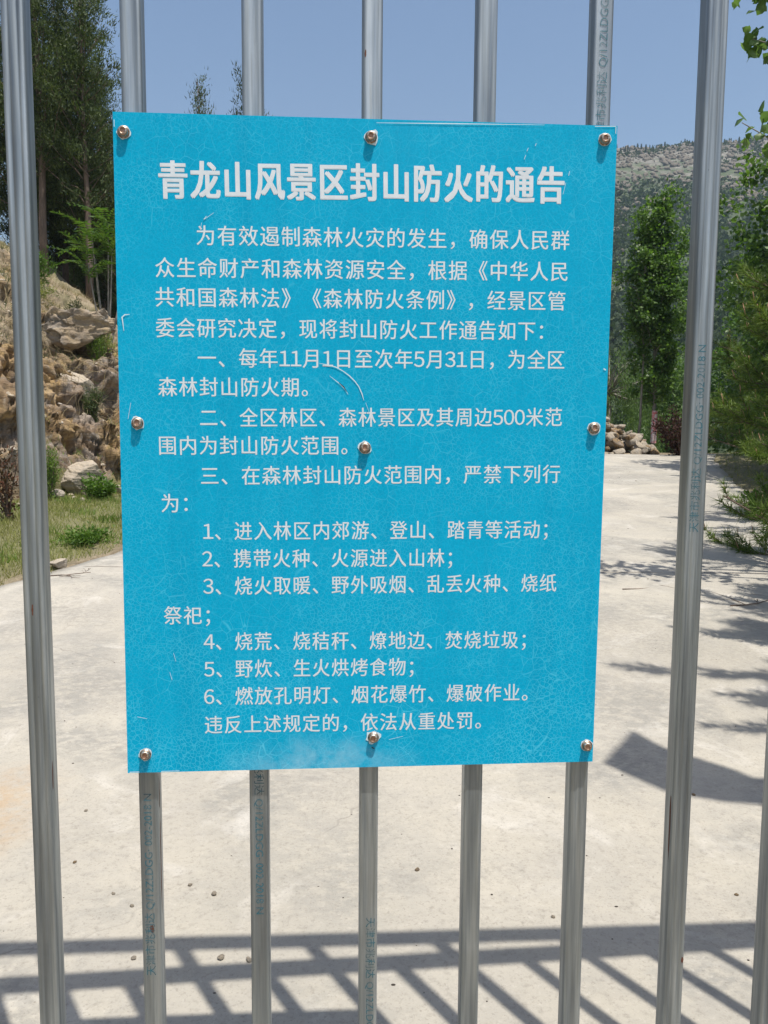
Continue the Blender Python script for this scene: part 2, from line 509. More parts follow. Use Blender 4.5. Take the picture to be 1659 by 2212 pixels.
# ------------------------------------------------------------------ ground shape
def zr(y):
    y = np.asarray(y, float)
    return .0745 * np.clip(np.minimum(y, 14.9) - 1.98, 0, None)
def xl(y):   # left edge of the concrete
    return np.interp(y, [-1, 2.0, 4.6, 5.0, 5.7, 7.5, 16], [-4.0, -3.3, -2.47, -2.24, -1.92, -1.62, -1.5])
def xr(y):   # right edge of the concrete
    return np.interp(y, [-1, 3.0, 6.0, 8.4, 10.4, 14, 16], [4.2, 4.3, 4.9, 5.45, 6.15, 7.6, 8.6])
FOOT = np.array([(-9.0, -2.0), (-7.4, 3.0), (-6.2, 5.6), (-4.7, 7.2), (-3.75, 8.4), (-3.15, 9.35), (-2.75, 10.6), (-2.6, 13), (-2.7, 17), (-4, 22), (-9, 34), (-30, 60)], float)
def foot_s(x, y):
    """signed distance to the foot of the bank, positive uphill (to the left)"""
    x = np.asarray(x, float); y = np.asarray(y, float)
    best = np.full(np.broadcast(x, y).shape, 1e9); sg = np.zeros(best.shape)
    for (ax, ay), (bx, by) in zip(FOOT[:-1], FOOT[1:]):
        dx, dy = bx - ax, by - ay; L = dx * dx + dy * dy
        t = np.clip(((x - ax) * dx + (y - ay) * dy) / L, 0, 1)
        px, py = ax + t * dx, ay + t * dy
        d = np.hypot(x - px, y - py)
        c = dx * (y - ay) - dy * (x - ax)
        w = d < best
        best = np.where(w, d, best); sg = np.where(w, np.sign(c), sg)
    return best * sg
def ground_h(x, y):
    x = np.asarray(x, float); y = np.asarray(y, float)
    P = np.stack(np.broadcast_arrays(x, y, np.zeros_like(x)), -1)
    base = zr(y)
    # road bed and verges
    outl = np.clip(xl(y) - x, 0, None); outr = np.clip(x - xr(y), 0, None)
    inside = (outl <= 0) & (outr <= 0) & (y < 15.35) & (y > -.3)
    z = base + np.where(inside, -.07, 0.012 + .03 * vnoise(P, 2.3) * np.clip((outl + outr) * 4, 0, 1))
    z = z + .02 * np.clip(outl, 0, 3) + .05 * np.clip(outr - .4, 0, 8)
    # bank
    s = foot_s(x, y) + .22 * fbm(P, .8, 2, 5)
    h = np.interp(s, [0, .12, .55, 1.0, 2.2, 3.3, 6, 20, 60, 200], [0, .45, 1.25, 1.65, 2.75, 3.75, 4.3, 7.5, 16, 20])
    z = z + np.where(s > 0, h, 0)
    # valley and far hill beyond the crest
    v = np.clip((y - 16.2), 0, None)
    dip = -3.0 * np.clip(v / 22, 0, 1) ** .8
    yy = y + .10 * (x - 140)
    hill = np.interp(yy, [38, 60, 150, 250, 330, 398, 420, 520, 900], [0, 3, 33, 76, 117, 150, 152, 148, 90])
    hill = hill + np.clip((yy - 80) / 100, 0, 1) * (5.0 * fbm(P, .012, 3, 2) + 1.6 * fbm(P, .05, 4, 8))
    hill = hill * np.interp(x, [-300, -80, 60, 150, 400], [.45, .72, .93, 1.0, 1.06])
    leftm = np.clip(1 - np.clip(s, 0, 40) / 40, 0, 1)
    z = z + np.where(y > 16.2, dip * leftm, 0) + np.where(yy > 38, hill, 0)
    z = z + np.where(y < -.3, -.03, 0)
    return z

def axis(segs):
    out = [np.arange(a, b, st) for a, b, st in segs]
    return np.concatenate(out + [np.array([segs[-1][1]])])
gx = axis([(-900, -300, 60), (-300, -60, 16), (-60, -12, 3), (-12, -7.0, .3), (-7.0, -1.8, .024), (-1.8, -1.2, .1), (-1.2, 9, .35), (9, 30, 1.2), (30, 110, 4), (110, 320, 2.4), (320, 1100, 40)])
gy = axis([(-60, -6, 6), (-6, 5.2, .4), (5.2, 6.8, .06), (6.8, 12.8, .024), (12.8, 18, .12), (18, 40, .8), (40, 160, 4), (160, 460, 3), (460, 1000, 36)])
X, Y = np.meshgrid(gx, gy, indexing='ij')
Z = ground_h(X, Y)
S = foot_s(X, Y)
V = np.stack([X, Y, Z], -1)
# broken rock on the lower face of the bank
near = (S > -.25) & (S < 9) & (Y > 5) & (Y < 15) & (X > -8)
idx = np.where(near)
Pn = V[idx]; sn = S[idx]
zl = Pn[:, 2] - zr(Pn[:, 1])
rockm = np.clip(np.interp(zl, [.0, .15, 1.5, 2.2], [.0, 1, 1, 0.0]) + .9 * np.clip(fbm(Pn, .9, 3, 4) * 1.6 - .1, -1, 1) * np.interp(zl, [.3, 1.3, 3.6, 4.2], [0, .9, .7, 0]), 0, 1)
tilt = Matrix.Rotation(math.radians(-24), 3, 'Y') @ Matrix.Rotation(math.radians(14), 3, 'X')
Q = Pn @ np.array(tilt).T
Qd = Q + .12 * np.stack([vnoise(Pn, 3, 21), vnoise(Pn, 3, 22), vnoise(Pn, 3, 23)], -1)
c1 = cells(Qd * np.array([1.15, 1.15, 3.0]), 1)
c2 = cells(Qd * np.array([2.8, 2.8, 15.0]), 2)
c3 = cells(Qd * np.array([7.0, 7.0, 34.0]), 3)
c4 = cells(Pn * 13 + 3, 4)
crev = np.clip(1 - np.abs(fbm(Qd * np.array([1, 1, 2.4]), 1.9, 3, 31)) * 7, 0, 1)
amp = rockm * (.26 * c1 + .11 * c2 + .03 * c3 + .012 * c4 - .20 * crev + .14 * fbm(Pn, 1.3, 5, 6)) + (1 - rockm) * (.08 * fbm(Pn, 2.4, 5, 9) + .035 * cells(Pn * 8, 5))
nrm = np.array([.62, -.62, .48])
V[idx] = Pn + nrm[None, :] * (amp * np.clip((sn + .2) / .4, 0, 1))[:, None]
rock_a = np.zeros(X.shape); rock_a[idx] = rockm
zl_all = Z - zr(Y)
slope_grass = np.clip(fbm(np.stack([X, Y, Z], -1), 1.6, 3, 12) * 1.2 + .15, 0, 1)
grass_a = np.where(S < 0, .75, 0) * np.clip((xl(Y) - X) * 3, 0, 1) + np.where((X > xr(Y)), .5, 0) + np.where((S > 1.8), slope_grass * .6, 0)
grass_a = np.clip(grass_a, 0, 1)
far_a = np.clip((Y - 17) / 6, 0, 1) * np.where(S < 1, 1, np.clip((Y - 20) / 8, 0, 1))
high_a = np.clip((Z - 60) / 95, 0, 1)
nxs, nys = X.shape
I = np.arange(nxs * nys).reshape(nxs, nys)
F = np.stack([I[:-1, :-1], I[1:, :-1], I[1:, 1:], I[:-1, 1:]], -1).reshape(-1, 4)
gv = V.reshape(-1, 3)
ground = part('ground', gv, F, MAT['ground'], smooth=False)
ground['kind'] = 'structure'
for nm, arr in (('rock', rock_a), ('grass', grass_a), ('far', far_a), ('high', high_a)):
    a = ground.data.attributes.new(nm, 'FLOAT', 'POINT')
    a.data.foreach_set('value', arr.reshape(-1).astype(np.float32))
sel = ((Y[:-1, :-1] > -2) & (Y[:-1, :-1] < 60) & (X[:-1, :-1] > -40) & (X[:-1, :-1] < 60)).reshape(-1)
BV = BVHTree.FromPolygons([tuple(p) for p in gv.tolist()], F[sel].tolist())
def gz(x, y):
    if -2 < y < 55 and -35 < x < 55:
        h = BV.ray_cast(Vector((x, y, 60)), Vector((0, 0, -1)))
        if h[0] is not None: return h[0].z
    return float(ground_h(np.array([x]), np.array([y]))[0])

# concrete road, a real slab with worn edges
ys = axis([(-.35, 15.35, .06)])
nu = 60
t = np.linspace(0, 1, nu)
el_ = xl(ys) + .05 * vnoise(np.stack([ys, ys * 0, ys * 0], -1), 2.2, 1) + .03 * vnoise(np.stack([ys, ys * 0, ys * 0], -1), 9, 2)
er_ = xr(ys) + .06 * vnoise(np.stack([ys, ys * 0, ys * 0], -1), 2.2, 4) + .03 * vnoise(np.stack([ys, ys * 0, ys * 0], -1), 9, 5)
RX = el_[:, None] * (1 - t) + er_[:, None] * t
RY = np.repeat(ys[:, None], nu, 1)
RP = np.stack([RX, RY, RX * 0], -1)
RZ = zr(RY) + .012 * fbm(RP, .5, 2, 3) + .0015 * fbm(RP, 4, 2, 4)
top = np.stack([RX, RY, RZ], -1)
n0, n1 = RX.shape
I = np.arange(n0 * n1).reshape(n0, n1)
Ft = np.stack([I[:-1, :-1], I[:-1, 1:], I[1:, 1:], I[1:, :-1]], -1).reshape(-1, 4)
low = top.copy(); low[..., 2] -= .12
off = n0 * n1
sides = []
for line in (I[:, 0], I[::-1, -1], I[0, ::-1], I[-1, :]):
    sides.append(np.stack([line[:-1], line[1:], line[1:] + off, line[:-1] + off], -1))
road = part('concrete_road', np.concatenate([top.reshape(-1, 3), low.reshape(-1, 3)]), [Ft, np.concatenate(sides)], MAT['concrete'])
road['kind'] = 'structure'
def road_z(x, y):
    P = np.array([[x, y, 0.]])
    return float(zr(y) + .012 * fbm(P, .5, 2, 3)[0] + .0015 * fbm(P, 4, 2, 4)[0])

# ------------------------------------------------------------------ the gate
gate = thing('metal_gate', (-.05, .015, .02), 'tall galvanised steel gate of upright square tubes across the concrete road', 'gate')
BARX = [-.445 - .168 * 5, -.445 - .168 * 4, -.445 - .168 * 3, -.445 - .168 * 2, -.445 - .168, -.445, -.2855, -.1175, .0525, .217, .386, .555, .720, .888, 1.056, 1.224, 1.392, 1.560]
TW = .0292
def tube_profile(w, rib):
    r = .0042; h = w / 2; pts = []
    for cx, cy, a0 in ((h - r, -h + r, -90), (h - r, h - r, 0), (-h + r, h - r, 90), (-h + r, -h + r, 180)):
        for k in range(4):
            a = math.radians(a0 + k * 30); pts.append((cx + r * math.cos(a), cy + r * math.sin(a)))
    # pts runs counter-clockwise seen from above; add ribs along the front (y = -h)
    fr = []
    if rib:
        for gx_ in (-.0062, .0062):
            fr += [(gx_ - .0022, -h), (gx_ - .0012, -h + .0011), (gx_ + .0012, -h + .0011), (gx_ + .0022, -h)]
    else:
        fr += [(-.0086, -h), (-.0078, -h + .0003), (.0078, -h + .0003), (.0086, -h)]
    return pts + fr
def bar_mesh(rib, h):
    pr = np.array(tube_profile(TW if not rib else .0312, rib)); n = len(pr)
    zs = np.linspace(0, h, 2)
    v = np.concatenate([np.column_stack([pr, np.full(n, z)]) for z in zs])
    j = np.arange(n); k = (j + 1) % n
    f = np.stack([j, k, n + k, n + j], -1)
    return mesh_np('bar', v, f, MAT['galv'], False)
bm_plain = bar_mesh(False, 1.0); bm_rib = bar_mesh(True, 1.0)
bars = []
for i, x in enumerate(BARX):
    rib = i in (5, 11, 12)
    o = part_me('bar', bm_rib if rib else bm_plain, gate, Vector((x, .015, .12)) - gate.location, None, (1, 1, 2.17 + .14 * (x - .05) - .027 - .12))
    bars.append(o)
def rail(name, x0, x1, zc, size, yc=.015):
    m = MB(); m.box(x0, x1, yc - size / 2, yc + size / 2, zc - size / 2, zc + size / 2)
    return m.part(name, MAT['galv_rail'], gate)
rail('rail', -1.42, 1.68, .095, .05)
rail('rail', -1.42, 1.68, 2.565, .045)
RZ0, RSL = 2.17, .14                      # the lower of the two upper rails climbs towards the right
def rz2(x): return RZ0 + RSL * (x - .05)
m = MB(); hs_ = .024
for a, b in ((-1.42, 1.68),):
    v = [(x, y, rz2(x) + dz) for x in (a, b) for y in (.015 - hs_, .015 + hs_) for dz in (-hs_, hs_)]
    m.add(v, np.array([(0, 1, 3, 2), (4, 6, 7, 5), (0, 4, 5, 1), (2, 3, 7, 6), (0, 2, 6, 4), (1, 5, 7, 3)]))
m.part('rail', MAT['galv_rail'], gate)
for x in (BARX[i] for i in (0, 2, 4, 6, 8, 10, 12)):
    m = MB(); m.box(x - .0146, x + .0146, .0004, .0296, rz2(x) + .03, 2.54); m.part('short_bar', MAT['galv'], gate)
m = MB(); m.add([(x, y, z) for x, z0, z1 in ((1.04, rz2(1.04) + .026, 2.541), (1.675, rz2(1.675) + .026, 2.541)) for y in (.012, .018) for z in (z0, z1)], np.array([(0, 1, 3, 2), (4, 6, 7, 5), (0, 4, 5, 1), (2, 3, 7, 6), (0, 2, 6, 4), (1, 5, 7, 3)])); m.part('header_plate', MAT['galv_rail'], gate)
def pillar(x0, x1, label):
    p = thing('gate_pillar', ((x0 + x1) / 2, .05, 0), label, 'pillar')
    m = MB(); m.box(x0, x1, -.50, -.01, -.05, 2.42); m.part('shaft', MAT['pillar'], p)
    m = MB(); m.box(x0 - .04, x1 + .04, -.54, .03, 2.423, 2.52); m.part('cap', MAT['pillar'], p)
pillar(1.716, 2.3, 'grey stone gate pillar right of the steel gate, whose shadow falls on the road')
pillar(-2.0, -1.45, 'grey stone gate pillar left of the steel gate')

# text helpers -------------------------------------------------------
def text_mesh(body, offset=0.0, res=3):
    c = bpy.data.curves.new('t', 'FONT'); c.body = body; c.size = 1; c.resolution_u = res; c.offset = offset
    o = bpy.data.objects.new('t', c); COL.objects.link(o)
    dg = bpy.context.evaluated_depsgraph_get(); dg.update()
    me = bpy.data.meshes.new_from_object(o.evaluated_get(dg))
    v = np.empty(len(me.vertices) * 3, np.float32); me.vertices.foreach_get('co', v); v = v.reshape(-1, 3)
    faces = []
    for p in me.polygons:                      # skip the slivers the curve filler leaves
        t = list(p.vertices)
        a, b, c_ = v[t[0]], v[t[1]], v[t[2]]
        if abs((b - a)[0] * (c_ - a)[1] - (b - a)[1] * (c_ - a)[0]) > 1e-6: faces.append(t)
    bpy.data.objects.remove(o); bpy.data.curves.remove(c); bpy.data.meshes.remove(me)
    return v, faces
def faces_group(faces):
    d = {}
    for f in faces: d.setdefault(len(f), []).append(f)
    return [np.array(v) for v in d.values()]

# stamped tube markings: (bar index, start point z, end point z, dx, body, reading down?)
STAMP = [(11, 1.1745, 1.4598, -.002, '天津市兆利达 Q/12ZLDGG· 002-2018 N', False),
         (6, .4760, .7722, -.0015, '天津市兆利达 Q/12ZLDGG· 002-2018 N', False),
         (10, 1.745, 2.040, .000, '天津市兆利达 Q/12ZLDGG· 002-2018 N', False),
         (7, .870, .5717, .0005, '天津市兆利达 Q/12ZLDGG· 002-2018 N', True),
         (8, .560, .265, .0035, '天津市兆利达 Q/12ZLDGG· 002-2018 N', True)]
for bi, z0, z1, dx, body, down in STAMP:
    v, fc = text_mesh(body, 0)
    v[:, 0] -= v[:, 0].min(); L = v[:, 0].max(); cy = .36
    k = abs(z1 - z0) / L
    hs = .0165
    hy = (v[:, 1] - cy) * hs
    w = .0312 if bi in (5, 11, 12) else TW
    yf = .015 - w / 2 - .0004
    sgn = -1 if down else 1
    xx = BARX[bi] + dx - hy * sgn
    zz = z0 + v[:, 0] * k * sgn
    P = np.column_stack([xx, np.full(len(v), yf), zz])
    fg = faces_group(fc)
    ob = bars[bi]
    org = np.array(wloc(ob))
    P = (P - org) / np.array(ob.scale)
    o = bpy.data.objects.new('stamped_lettering', mesh_np('stamped_lettering', P, fg, MAT['ink']))
    link(o, ob)

def rust_blot(bi, z, x, h, w, side=0, seed=0):
    r = np.random.default_rng(seed); n = 14; ob = bars[bi]; X0 = BARX[bi]; hw = (.0312 if bi in (5, 11, 12) else TW) / 2
    P = []
    for q in range(n):
        a = 2 * math.pi * q / n; u = math.cos(a) * w / 2 * r.uniform(.6, 1.1); v_ = math.sin(a) * h / 2 * r.uniform(.75, 1.1)
        if side == 0: P.append((X0 + x + u, .015 - hw - .0003, z + v_))
        else: P.append((X0 + side * (hw + .0003), .015 + x + u, z + v_))
    P = (np.array(P) - np.array(wloc(ob))) / np.array(ob.scale)
    o = bpy.data.objects.new('rust_spot', mesh_np('rust_spot', P, [np.arange(n)[None, :]], MAT['rust'])); link(o, ob)
rust_blot(6, .553, .001, .014, .007, 0, 1); rust_blot(6, .655, -.004, .17, .005, 1, 2); rust_blot(6, .77, -.006, .06, .004, 1, 5)
rust_blot(11, .70, -.008, .12, .006, -1, 3); rust_blot(11, .47, .012, .012, .004, 0, 4); rust_blot(5, 1.06, -.002, .02, .003, 0, 6)
rust_blot(5, .80, -.008, .05, .004, 1, 7); rust_blot(8, 1.86, -.010, .012, .003, 0, 8)

# ------------------------------------------------------------------ the notice
YF = -.0135                                   # front face of the tray
CR = [(-.3090 + .000, 1.7654), (.4071, 1.7682), (.4024, .8145), (-.3121, .8109)]
ks = (1.15923 + YF) / (1.15923 - .011)
def sp(x, z): return (x * ks, 1.32 + (z - 1.32) * ks)
sign = thing('notice_sign', (.047, YF, .81), 'blue forest fire notice in white Chinese lettering bolted to the gate bars', 'sign')
def sign_panel():
    c = [sp(*p) for p in CR]                    # TL TR BR BL
    n = 24
    m = MB()
    U = np.linspace(0, 1, n); W_ = np.linspace(0, 1, n)
    tl, tr, br, bl = [np.array(p) for p in c]
    P = []
    for w in W_:
        for u in U:
            q = (tl * (1 - u) + tr * u) * (1 - w) + (bl * (1 - u) + br * u) * w
            P.append((q[0], YF + 0, q[1]))
    I = np.arange(n * n).reshape(n, n)
    m.add(P, np.stack([I[:-1, :-1], I[1:, :-1], I[1:, 1:], I[:-1, 1:]], -1).reshape(-1, 4))
    m.part('panel', MAT['sign'], sign, True)
    e = MB()
    ring = [tl, tr, br, bl]
    for a, b in zip(ring, ring[1:] + ring[:1]):
        cen = (tl + br) / 2
        a2 = a; b2 = b
        e.add([(a2[0], YF, a2[1]), (b2[0], YF, b2[1]), (b2[0], -.001, b2[1]), (a2[0], -.001, a2[1])], np.array([(0, 3, 2, 1)]))
    e.part('folded_edge', MAT['signback'], sign)
sign_panel()
LINES = [
 ('青龙山风景区封山防火的通告', (-.2493, 1.6749), (.3328, 1.6825), .0545, .020),
 ('为有效遏制森林火灾的发生，确保人民群', (-.1975, 1.6005), (.3420, 1.6052), .0298, .004),
 ('众生命财产和森林资源安全，根据《中华人民', (-.2557, 1.5549), (.3406, 1.5607), .0298, .004),
 ('共和国森林法》《森林防火条例》，经景区管', (-.2566, 1.5141), (.3384, 1.5185), .0298, .004),
 ('委会研究决定，现将封山防火工作通告如下：', (-.2569, 1.4711), (.3055, 1.4749), .0298, .004),
 ('一、每年11月1日至次年5月31日，为全区', (-.1984, 1.4292), (.3396, 1.4333), .0298, .004),
 ('森林封山防火期。', (-.2554, 1.3874), (-.0402, 1.3890), .0298, .004),
 ('二、全区林区、森林景区及其周边500米范', (-.1964, 1.3439), (.3386, 1.3490), .0298, .004),
 ('围内为封山防火范围。', (-.2558, 1.3032), (.0176, 1.3048), .0298, .004),
 ('三、在森林封山防火范围内，严禁下列行', (-.1965, 1.2594), (.3382, 1.2641), .0298, .004),
 ('为：', (-.2543, 1.2190), (-.2160, 1.2191), .0298, .004),
 ('1、进入林区内郊游、登山、踏青等活动；', (-.1944, 1.1778), (.3206, 1.1802), .0298, .004),
 ('2、携带火种、火源进入山林；', (-.1964, 1.1369), (.1757, 1.1372), .0298, .004),
 ('3、烧火取暖、野外吸烟、乱丢火种、烧纸', (-.1957, 1.0958), (.3373, 1.0980), .0298, .004),
 ('祭祀；', (-.2543, 1.0520), (-.1861, 1.0514), .0298, .004),
 ('4、烧荒、烧秸秆、燎地边、焚烧垃圾；', (-.1963, 1.0119), (.2913, 1.0099), .0298, .004),
 ('5、野炊、生火烘烤食物；', (-.1963, .9698), (.1190, .9696), .0298, .004),
 ('6、燃放孔明灯、烟花爆竹、爆破作业。', (-.1969, .9275), (.2963, .9270), .0298, .004),
 ('违反上述规定的，依法从重处罚。', (-.1969, .8834), (.2245, .8837), .0298, .004)]
GLYPH = {}
def glyph(ch, bold):
    """outline of one character, thickened by laying slightly shifted copies a hair apart"""
    if (ch, bold) not in GLYPH:
        wide = ch in '0123456789'
        v, fc = text_mesh(chr(ord(ch) + 0xFEE0) if wide else ch, 0.0, 3)
        if wide: v[:, 0] += .28 - .5
        fg = faces_group(fc); V_ = []; F_ = []; n = 0
        sh = ((0, 0), (.030, .018), (-.030, -.018), (.030, -.018), (-.030, .018), (.034, 0), (-.034, 0)) if bold else ((-.009, -.004), (.009, .004), (0, .006))
        for q, (dx, dy) in enumerate(sh):
            w = v.copy(); w[:, 0] += dx; w[:, 1] += dy; w[:, 2] = q * 3e-5
            V_.append(w); F_ += [f + n for f in fg]; n += len(v)
        GLYPH[(ch, bold)] = (np.concatenate(V_), F_)
    return GLYPH[(ch, bold)]
HALF = '0123456789'
for body, a, b, em, off_ in LINES:
    bold = em > .05
    # advance of every character, then the whole line stretched onto its measured span
    adv = [(.56 if ch in HALF else 1.0) for ch in body]
    ext = []; x0 = 0
    for ch, ad in zip(body, adv):
        v, fg = glyph(ch, bold); ext.append((x0 + v[:, 0].min(), x0 + v[:, 0].max())); x0 += ad
    lo, hi = ext[0][0], ext[-1][1]
    a = np.array(sp(*a)); b = np.array(sp(*b)); L = np.hypot(*(b - a)); d = (b - a) / L; n_ = np.array([-d[1], d[0]])
    x0 = 0
    for ch, ad in zip(body, adv):
        v, fg = glyph(ch, bold)
        x = (ad / 2 + (v[:, 0] - ad / 2) * .95 + x0 - lo) / (hi - lo) * L; yv = (v[:, 1] - .36) * em
        pts = a[None, :] + x[:, None] * d + yv[:, None] * n_
        P = np.column_stack([pts[:, 0], YF - .00015 - v[:, 2], pts[:, 1]])
        part('heading_character' if bold else 'character', P, fg, MAT['white'], sign)
        x0 += ad

def strip(name, pts, w, mat, yo=.0009):
    pts = [np.array(sp(*p)) for p in pts]
    m = MB(); L = []; 
    for i, p in enumerate(pts):
        q = pts[min(i + 1, len(pts) - 1)] - pts[max(i - 1, 0)]; q = q / (np.hypot(*q) + 1e-9); nn = np.array([-q[1], q[0]])
        ww = w * (.35 if i in (0, len(pts) - 1) else 1) * random.uniform(.8, 1.2)
        L += [(p[0] + nn[0] * ww, YF - yo, p[1] + nn[1] * ww), (p[0] - nn[0] * ww, YF - yo, p[1] - nn[1] * ww)]
    k = np.arange(len(pts) - 1) * 2
    m.add(L, np.stack([k, k + 1, k + 3, k + 2], -1)); m.part(name, mat, sign)
SCR = [([(-0.0231, 1.4241), (-.012, 1.4222), (0.0004, 1.4191), (.011, 1.4136), (0.0207, 1.4066), (.0285, 1.399), (0.0343, 1.3914), (.039, 1.381), (0.0418, 1.3713)], .0007),
       ([(0.0445, 1.368), (0.0494, 1.3546)], .0007),
       ([(-0.0083, 1.4063), (0.0072, 1.3945), (0.014, 1.3878), (0.0187, 1.3798)], .0006),
       ([(-.292, 1.4895), (-0.299, 1.4889), (-0.303, 1.4856), (-0.3009, 1.4662)], .0008),
       ([(-0.2937, 1.3648), (-0.2982, 1.3416)], .0007), ([(-0.1718, 1.6324), (-0.1862, 1.6226)], .0007),
       ([(-0.1823, 1.6277), (-0.1862, 1.6226)], .0012), ([(-.189, 1.6185), (-.190, 1.613)], .0008), ([(0.2923, 1.6922), (0.2911, 1.6876)], .001), ([(0.2883, 1.7403), (0.2871, 1.7364)], .001),
       ([(0.3383, 1.7031), (0.3371, 1.6966)], .001), ([(0.3333, 1.6868), (0.3297, 1.6705)], .0008), ([(0.277, 1.7336), (0.275, 1.729)], .001),
       ([(0.2735, 1.7236), (0.2713, 1.7174)], .001), ([(-0.2404, 0.9959), (-0.2372, 0.9831)], .0007), ([(-0.2464, 0.9662), (-0.2432, 0.9548)], .0008),
       ([(-0.2956, 0.8985), (-0.2814, 0.8954)], .0009), ([(0.0824, 0.8564), (0.1037, 0.8611)], .0007), ([(.3985, 1.4215), (.402, 1.4195)], .0022),
       ([(.3735, 1.7662), (.4045, 1.7672)], .0013), ([(.4045, 1.7672), (.4046, 1.757)], .0015), ([(-.309, .8125), (-.295, .8128)], .0018), ([(-.262, .8128), (-.235, .8132)], .0014),
       ([(-.3070, 1.7545), (-.3070, 1.745)], .0012), ([(.058, 1.7615), (.16, 1.7635), (.30, 1.7660)], .0006)]
for p, w in SCR: strip('scratch', p, w, MAT['scratch'])
for p in ([(.0052, 1.3968), (.0125, 1.3905), (.0168, 1.3835)], [(.043, 1.3395), (.046, 1.336)], [(.056, .845), (.060, .842)], [(.0205, 1.352), (.0255, 1.338)]):
    strip('grime_mark', p, .0006 if p[0][1] > .9 else .0022, MAT['dirt'], .0011)

def bolt_meshes():
    # head: domed cylinder with a hex socket; y is the axis, front at -y
    n = 24; rings = [(.0098, 0.0), (.0098, -.0012), (.0080, -.0013), (.0080, -.0052), (.0074, -.0066), (.0062, -.0073), (.0048, -.0074)]
    v = []
    for r, y in rings:
        for k in range(n):
            a = 2 * math.pi * k / n; v.append((r * math.cos(a), y, r * math.sin(a)))
    # hex rim for the socket
    for y in (-.0074, -.0060):
        for k in range(n):
            a = 2 * math.pi * k / n; h = math.pi / 3; aa = (a % h) - h / 2; r = .0040 / math.cos(aa) * .92
            v.append((r * math.cos(a), y, r * math.sin(a)))
    m = len(rings) + 2
    i = (np.arange(m - 1) * n)[:, None]; j = np.arange(n)[None, :]; k = (j + 1) % n
    f = np.stack([i + j, i + n + j, i + n + k, i + k], -1).reshape(-1, 4)
    head = mesh_np('bolt', v, [f], MAT['bolt'], False)
    s = [(.0041 * math.cos(2 * math.pi * q / 12), -.0061, .0041 * math.sin(2 * math.pi * q / 12)) for q in range(12)]
    sock = mesh_np('socket', s, [np.arange(12)[None, :]], MAT['socket'])
    return head, sock
head, sock = bolt_meshes()
for me_ in (head, sock): me_.transform(Matrix.Diagonal((.86, 1, .86, 1)))
BOLTS = [(-.2945, 1.7382), (.0504, 1.7416), (.3884, 1.7483), (-.2849, 1.3358), (.3866, 1.3334), (.0437, 1.3022), (-.2850, .8400), (.0585, .8606), (.3920, .8411)]
for i, p in enumerate(BOLTS):
    x, z = sp(p[0], p[1])
    b = part_me('bolt', head, sign, Vector((x, YF - .001, z)) - sign.location, (random.uniform(-.08, .08), random.uniform(0, 1), random.uniform(-.08, .08)))
    part_me('socket', sock, b)
    # chipped paint round the bolt
    m = MB(); nn = 18; P = [(x, YF - .0008, z)]
    for k in range(nn):
        a = 2 * math.pi * k / nn; r = .0090 + .0020 * random.random() ** 2 * (2.0 if i in (1, 7) else 1)
        P.append((x + r * math.cos(a), YF - .0008, z + r * math.sin(a)))
    m.add(P, np.array([(0, 1 + k, 1 + (k + 1) % nn) for k in range(nn)])[:, ::-1]); m.part('chipped_paint', MAT['scratch'], sign)

# ------------------------------------------------------------------ street lamp whose shadow lies on the road
lamp = thing('street_lamp', (3.35, .12, 0), 'grey street lamp right of the gate with a flat head over the road', 'lamp')
HZ = 4.7
outline = [(1.10, 1.82), (1.34, 2.13), (1.42, 1.955), (1.616, 1.742), (1.668, 1.62), (1.575, 1.458), (1.43, 1.484), (1.25, 1.57), (1.195, 1.663)]
ol = [(x + .18 * HZ, y - .293 * HZ) for x, y in outline]
m = MB(); n = len(ol)
m.add([(x, y, HZ) for x, y in ol] + [(x, y, HZ + .05) for x, y in ol], [np.arange(n), np.arange(n)[::-1] + n, np.array([(k, k + n, (k + 1) % n + n, (k + 1) % n) for k in range(n)])])
m.part('lamp_head', MAT['lampbody'], lamp)
m = MB(); m.tube([(3.35, .12, 0), (3.35, .12, 4.55)], [.075, .05], 14); m.part('pole', MAT['lampbody'], lamp, True)
m = MB(); m.tube([(3.35, .12, 4.5), (3.1, .13, 4.66), (2.42, .17, 4.725)], [.06, .11, .13], 10); m.part('arm', MAT['lampbody'], lamp, True)

# ------------------------------------------------------------------ rocks
def ico(sub):
    t = (1 + 5 ** .5) / 2
    v = [(-1, t, 0), (1, t, 0), (-1, -t, 0), (1, -t, 0), (0, -1, t), (0, 1, t), (0, -1, -t), (0, 1, -t), (t, 0, -1), (t, 0, 1), (-t, 0, -1), (-t, 0, 1)]
    f = [(0, 11, 5), (0, 5, 1), (0, 1, 7), (0, 7, 10), (0, 10, 11), (1, 5, 9), (5, 11, 4), (11, 10, 2), (10, 7, 6), (7, 1, 8), (3, 9, 4), (3, 4, 2), (3, 2, 6), (3, 6, 8), (3, 8, 9), (4, 9, 5), (2, 4, 11), (6, 2, 10), (8, 6, 7), (9, 8, 1)]
    v = [np.array(p) / np.linalg.norm(p) for p in v]
    for _ in range(sub):
        c = {}; nf = []
        def mid(a, b):
            k = (min(a, b), max(a, b))
            if k not in c:
                p = v[a] + v[b]; v.append(p / np.linalg.norm(p)); c[k] = len(v) - 1
            return c[k]
        for a, b, d in f:
            x, y, z = mid(a, b), mid(b, d), mid(d, a); nf += [(a, x, z), (b, y, x), (d, z, y), (x, y, z)]
        f = nf
    return np.array(v), np.array(f)
ICO = {k: ico(k) for k in (0, 1, 2, 3, 5)}
